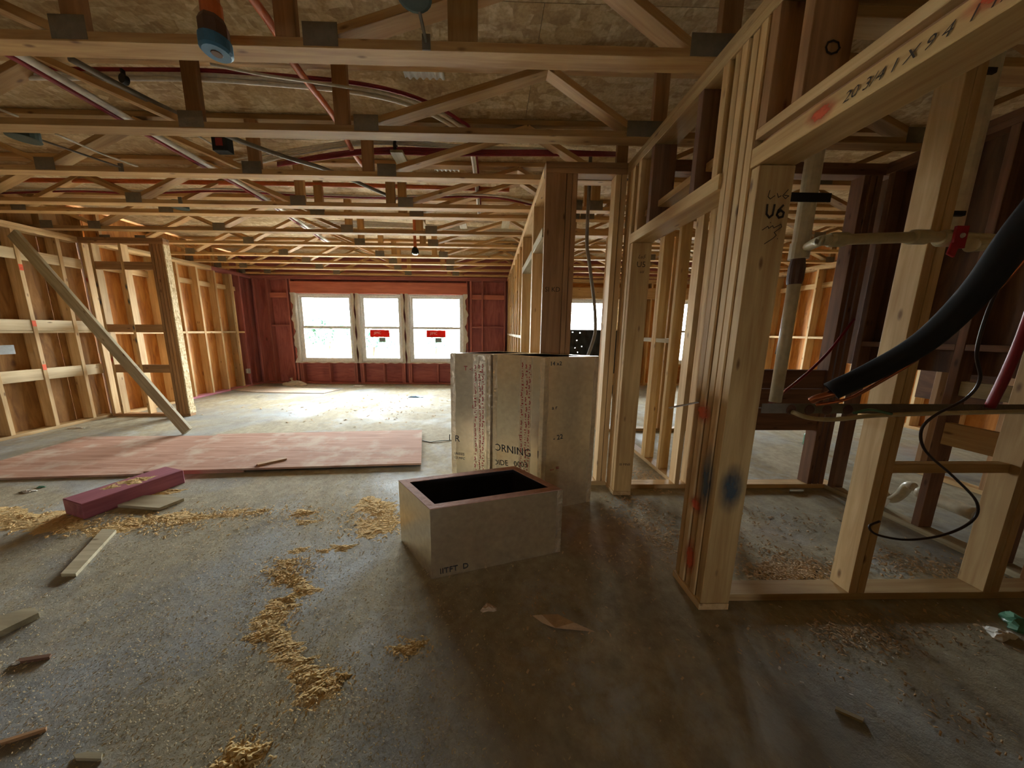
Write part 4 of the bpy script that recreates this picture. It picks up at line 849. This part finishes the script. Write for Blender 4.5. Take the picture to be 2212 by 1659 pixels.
# trap and waste pipe low at the right
XT = 3.05
d = empty('waste_pipe', onX(1990, 1070, XT), 'fat white waste pipe low behind the plumbing wall', 'pipe'); tube(d, 'pipe', [onX(1985, 1062, XT), onX(2040, 1085, XT), onX(2110, 1113, XT)], .042, 'pvc_white', hollow=True)
d = empty('trap_pipe', onX(1930, 1075, XT), 'curved white trap pipe with a strap low behind the plumbing wall', 'pipe'); tube(d, 'bend', [onX(1903, 1030, XT), onX(1906, 1062, XT), onX(1925, 1078, XT), onX(1945, 1068, XT), onX(1962, 1050, XT), onX(1975, 1052, XT)], .030, 'pvc_white'); beam(d, 'strap', onX(1918, 1078, XT-.04), onX(1898, 1108, XT-.04), (0, 1, 0), .03, .003, 'paper_white')
q = fl(1742, 962); d = empty('green_bottle', q, 'small green plastic bottle seen through the low closet opening', 'bottle'); lathe(d, 'body', q+Vector((0, 0, .001)), (0, 0, 1), [(0, .03), (.01, .036), (.13, .036), (.17, .015), (.19, .014)], 'green_plastic'); lathe(d, 'cap', q+Vector((0, 0, .192)), (0, 0, 1), [(0, .016), (.02, .016)], 'sticker_white')
p0, p1 = onX(1447, 881, XW-.02), onX(1507, 868, XW-.02); st = beam(None, 'plastic_strip', onY(1447, 881, 1.33), onY(1507, 869, 1.40)+Vector((.0, 0, 0)), (0, 1, 0), .012, .004, 'sticker_white'); tag(st, 'thin white plastic strip sticking out beside the post', 'strip')
pipe('grey_cable', [vy(1712, 590, 1.5), vy(1706, 640, 1.5), vy(1706, 680, 1.5), vy(1690, 720, 1.5), vy(1678, 765, 1.5)], .008, 'cable_grey', 'grey cable hanging behind the post', 'cable')

# ------------------------------------------------------------------ sawdust, shavings and crumbs
def heaps(name, blobs, mat, label, zoff=0):
    v = []; f = []
    for (px, py, rx, ry, h) in blobs:
        c = fl(px, py, zoff); n = 9; base = len(v); ph = random.uniform(0, 6)
        for i in range(-n, n+1):
            for j in range(-n, n+1):
                u, w = i/n, j/n; r = math.hypot(u, w); edge = 1+.25*math.sin(3*math.atan2(w, u)+ph)+.15*math.sin(7*math.atan2(w, u)+2*ph)
                z = max(0, 1-r*edge)**1.1*h*(.55+.9*random.random())
                v.append((c.x+u*rx, c.y+w*ry, zoff+z-.0015))
        s = 2*n+1
        for i in range(2*n):
            for j in range(2*n):
                k = base+i*s+j; f.append((k, k+s, k+s+1, k+1))
    o = mesh(None, name, v, f, mat, fl(blobs[0][0], blobs[0][1]), smooth=False); return tag(o, label, 'sawdust', kind='stuff')
def flakes(name, spots, mat, label, cat='wood chips', zoff=0):
    """spots: (px, py, spread x, spread y in metres, count, size)"""
    V = []; Fc = []; k = 0
    for (px, py, sx, sy, cnt, size) in spots:
        c = fl(px, py, zoff)
        X = rng.normal(c.x, sx, cnt); Y = rng.normal(c.y, sy, cnt); A = rng.uniform(0, math.pi, cnt); Lh = size*rng.uniform(.4, 1.6, cnt); Wd = Lh*rng.uniform(.15, .6, cnt); T = rng.uniform(-.5, .5, cnt); Z = rng.uniform(.001, .004, cnt)+zoff
        for x, y, a, l, w, t, z in zip(X, Y, A, Lh, Wd, T, Z):
            ca, sa = math.cos(a), math.sin(a); h = abs(t)*l*.6+z+.001; hh = l*.18
            V += [(x-ca*l/2+sa*w/2, y-sa*l/2-ca*w/2, z), (x-ca*l/2-sa*w/2, y-sa*l/2+ca*w/2, z+.001), (x, y, z+hh), (x+ca*l/2-sa*w/2, y+sa*l/2+ca*w/2, h), (x+ca*l/2+sa*w/2, y+sa*l/2-ca*w/2, h-.0005)]
            Fc += [(k, k+1, k+2), (k+1, k+3, k+2), (k+3, k+4, k+2), (k+4, k, k+2)]; k += 5
    o = mesh(None, name, V, Fc, mat, fl(spots[0][0], spots[0][1])); return tag(o, label, cat, kind='stuff')
def trail(pts, step, r, h):
    out = []
    for a, b in zip(pts[:-1], pts[1:]):
        pa, pb = fl(*a), fl(*b); n = max(1, int((pb-pa).length/step))
        for k in range(n):
            t = (k+random.random())/n; q = random.uniform(.6, 1.25); out.append((a[0]+(b[0]-a[0])*t+random.uniform(-14, 14), a[1]+(b[1]-a[1])*t+random.uniform(-5, 5), r*q, r*q*random.uniform(.4, .8), h*random.uniform(.5, 1.3)))
    return out
heaps('sawdust_pile', trail([(655, 1180), (625, 1212), (600, 1240), (655, 1262), (640, 1290), (590, 1330), (568, 1360), (605, 1395), (640, 1430), (670, 1465), (700, 1505)], .035, .085, .007) + trail([(740, 1462), (680, 1480)], .03, .05, .008) + [(520, 1642, .07, .05, .02), (500, 1650, .06, .04, .014), (880, 1402, .07, .03, .008), (905, 1390, .05, .02, .006)], 'sawdust', 'tan sawdust trail crossing the slab in front of the low duct')
heaps('sawdust_pile', trail([(795, 1080), (835, 1115), (800, 1150)], .035, .12, .008) + [(655, 1108, .10, .05, .010), (660, 1128, .10, .04, .006), (740, 1183, .09, .04, .007), (700, 1190, .06, .03, .005)] + trail([(560, 1100), (430, 1124)], .05, .09, .005), 'sawdust', 'tan sawdust heaps left of the low duct')
heaps('sawdust_pile', trail([(205, 1150), (260, 1140), (340, 1124), (430, 1120)], .05, .14, .007) + trail([(-20, 1108), (60, 1122), (135, 1132)], .05, .16, .008) + [(345, 1066, .14, .05, .008), (375, 1060, .1, .04, .006)], 'sawdust', 'tan sawdust around the magenta timber')
heaps('sawdust_pile', [(285, 1040, .10, .07, .008), (310, 1034, .08, .05, .007), (240, 1052, .06, .05, .006)], 'sawdust', 'tan sawdust lying on top of the magenta timber', .1155)
flakes('wood_chips', [(625, 1230, .08, .06, 500, .012), (600, 1340, .06, .08, 350, .010), (690, 1480, .07, .05, 250, .010), (815, 1120, .15, .10, 600, .014), (655, 1115, .08, .06, 150, .012), (500, 1110, .30, .05, 400, .014), (290, 1135, .28, .06, 600, .016), (60, 1125, .3, .08, 500, .016), (520, 1640, .05, .04, 200, .010), (880, 1400, .05, .03, 120, .010)], 'chips', 'scattered tan wood chips on the sawdust trails')
flakes('floor_crumbs', [(450, 1400, .55, .28, 3500, .0055), (300, 1250, .9, .35, 3500, .007), (700, 1350, .4, .3, 2800, .0055), (650, 1120, .7, .3, 2600, .008), (150, 1500, .4, .25, 3000, .005), (800, 1550, .25, .15, 1500, .005), (550, 1560, .35, .12, 2500, .005)], 'crumbs', 'fine crumbs and splinters strewn over the left slab')
flakes('far_debris', [(700, 890, .8, .4, 60, .035), (860, 885, .55, .4, 90, .035), (820, 862, .8, .35, 40, .04)], 'chips_dark', 'small dark debris on the bright floor by the windows')
flakes('shavings_pile', [(1690, 1238, .10, .04, 1100, .016), (1740, 1225, .12, .05, 500, .016), (1650, 1190, .12, .10, 260, .014), (1690, 1130, .2, .12, 260, .016), (1960, 1220, .22, .08, 500, .015), (2050, 1235, .15, .06, 300, .014)], 'chips_dark', 'brown wood shavings heaped behind the closet plate')
flakes('floor_shavings', [(1400, 1130, .12, .10, 420, .016), (1440, 1175, .08, .06, 260, .014), (1360, 1090, .10, .08, 160, .018), (1330, 1210, .14, .10, 120, .012), (1850, 1375, .14, .05, 420, .012), (1980, 1360, .25, .06, 380, .012), (1750, 1400, .2, .08, 200, .010), (2100, 1560, .12, .06, 120, .012), (1200, 1330, .4, .2, 160, .010), (1400, 1035, .06, .12, 300, .018)], 'chips_dark', 'wood shavings strewn over the dark right floor')
flakes('pale_bits', [(1400, 1110, .12, .08, 40, .014), (1900, 1400, .3, .12, 60, .010), (1720, 1250, .15, .05, 30, .012), (2060, 1275, .15, .02, 25, .01), (400, 1300, .8, .4, 60, .008)], 'paper_white', 'tiny pale bits on the floor', 'debris')

# ------------------------------------------------------------------ outdoors beyond the windows
def bush(name, c, rx, h, n, label):
    b_ = empty(name, c, label, 'bush'); c = Vector(c); V = []; Fc = []
    for k in range(n):
        th, ph = random.uniform(0, 2*math.pi), math.acos(random.uniform(-.3, 1)); r = random.uniform(.65, 1)*(1+.25*math.sin(5*th))
        p = c+Vector((rx*r*math.sin(ph)*math.cos(th), rx*.7*r*math.sin(ph)*math.sin(th), h*.45+h*.55*r*math.cos(ph))); u = Vector((random.gauss(0, 1), random.gauss(0, 1), random.gauss(0, 1))).normalized(); w = u.orthogonal().normalized(); s = random.uniform(.10, .22); i = len(V)
        V += [p-u*s, p+w*s*.5, p+u*s, p-w*s*.5]; Fc.append((i, i+1, i+2, i+3))
    mesh(b_, 'foliage', V, Fc, 'leaf_green', c); tube(b_, 'trunk', [c, c+Vector((.05, 0, h*.3)), c+Vector((0, .1, h*.6))], .06, 'bark', seg=7)
bush('bush', (-8.6, 17, -.25), 1.2, 2.3, 1500, 'green bush outside the left window, nearest the frame'); bush('bush', (-7.0, 19, -.25), 1.2, 1.5, 900, 'low green bush outside the left window'); bush('bush', (-3.6, 21, -.25), 1.6, 1.2, 500, 'low green bush outside the middle window')
d = empty('digger', (-7.2, 15.5, -.25), 'pale yellow digger arm standing outside the left window', 'digger'); beam(d, 'boom', (-7.9, 15.5, -.2), (-7.2, 15.5, 1.15), (0, 1, 0), .28, .24, 'machine_yellow'); beam(d, 'stick', (-7.2, 15.5, 1.15), (-6.6, 15.6, .25), (0, 1, 0), .22, .2, 'machine_yellow'); prism(d, 'bucket', [(-6.85, 15.4), (-6.35, 15.4), (-6.35, 15.8), (-6.85, 15.8)], -.245, .25, 'machine_yellow')
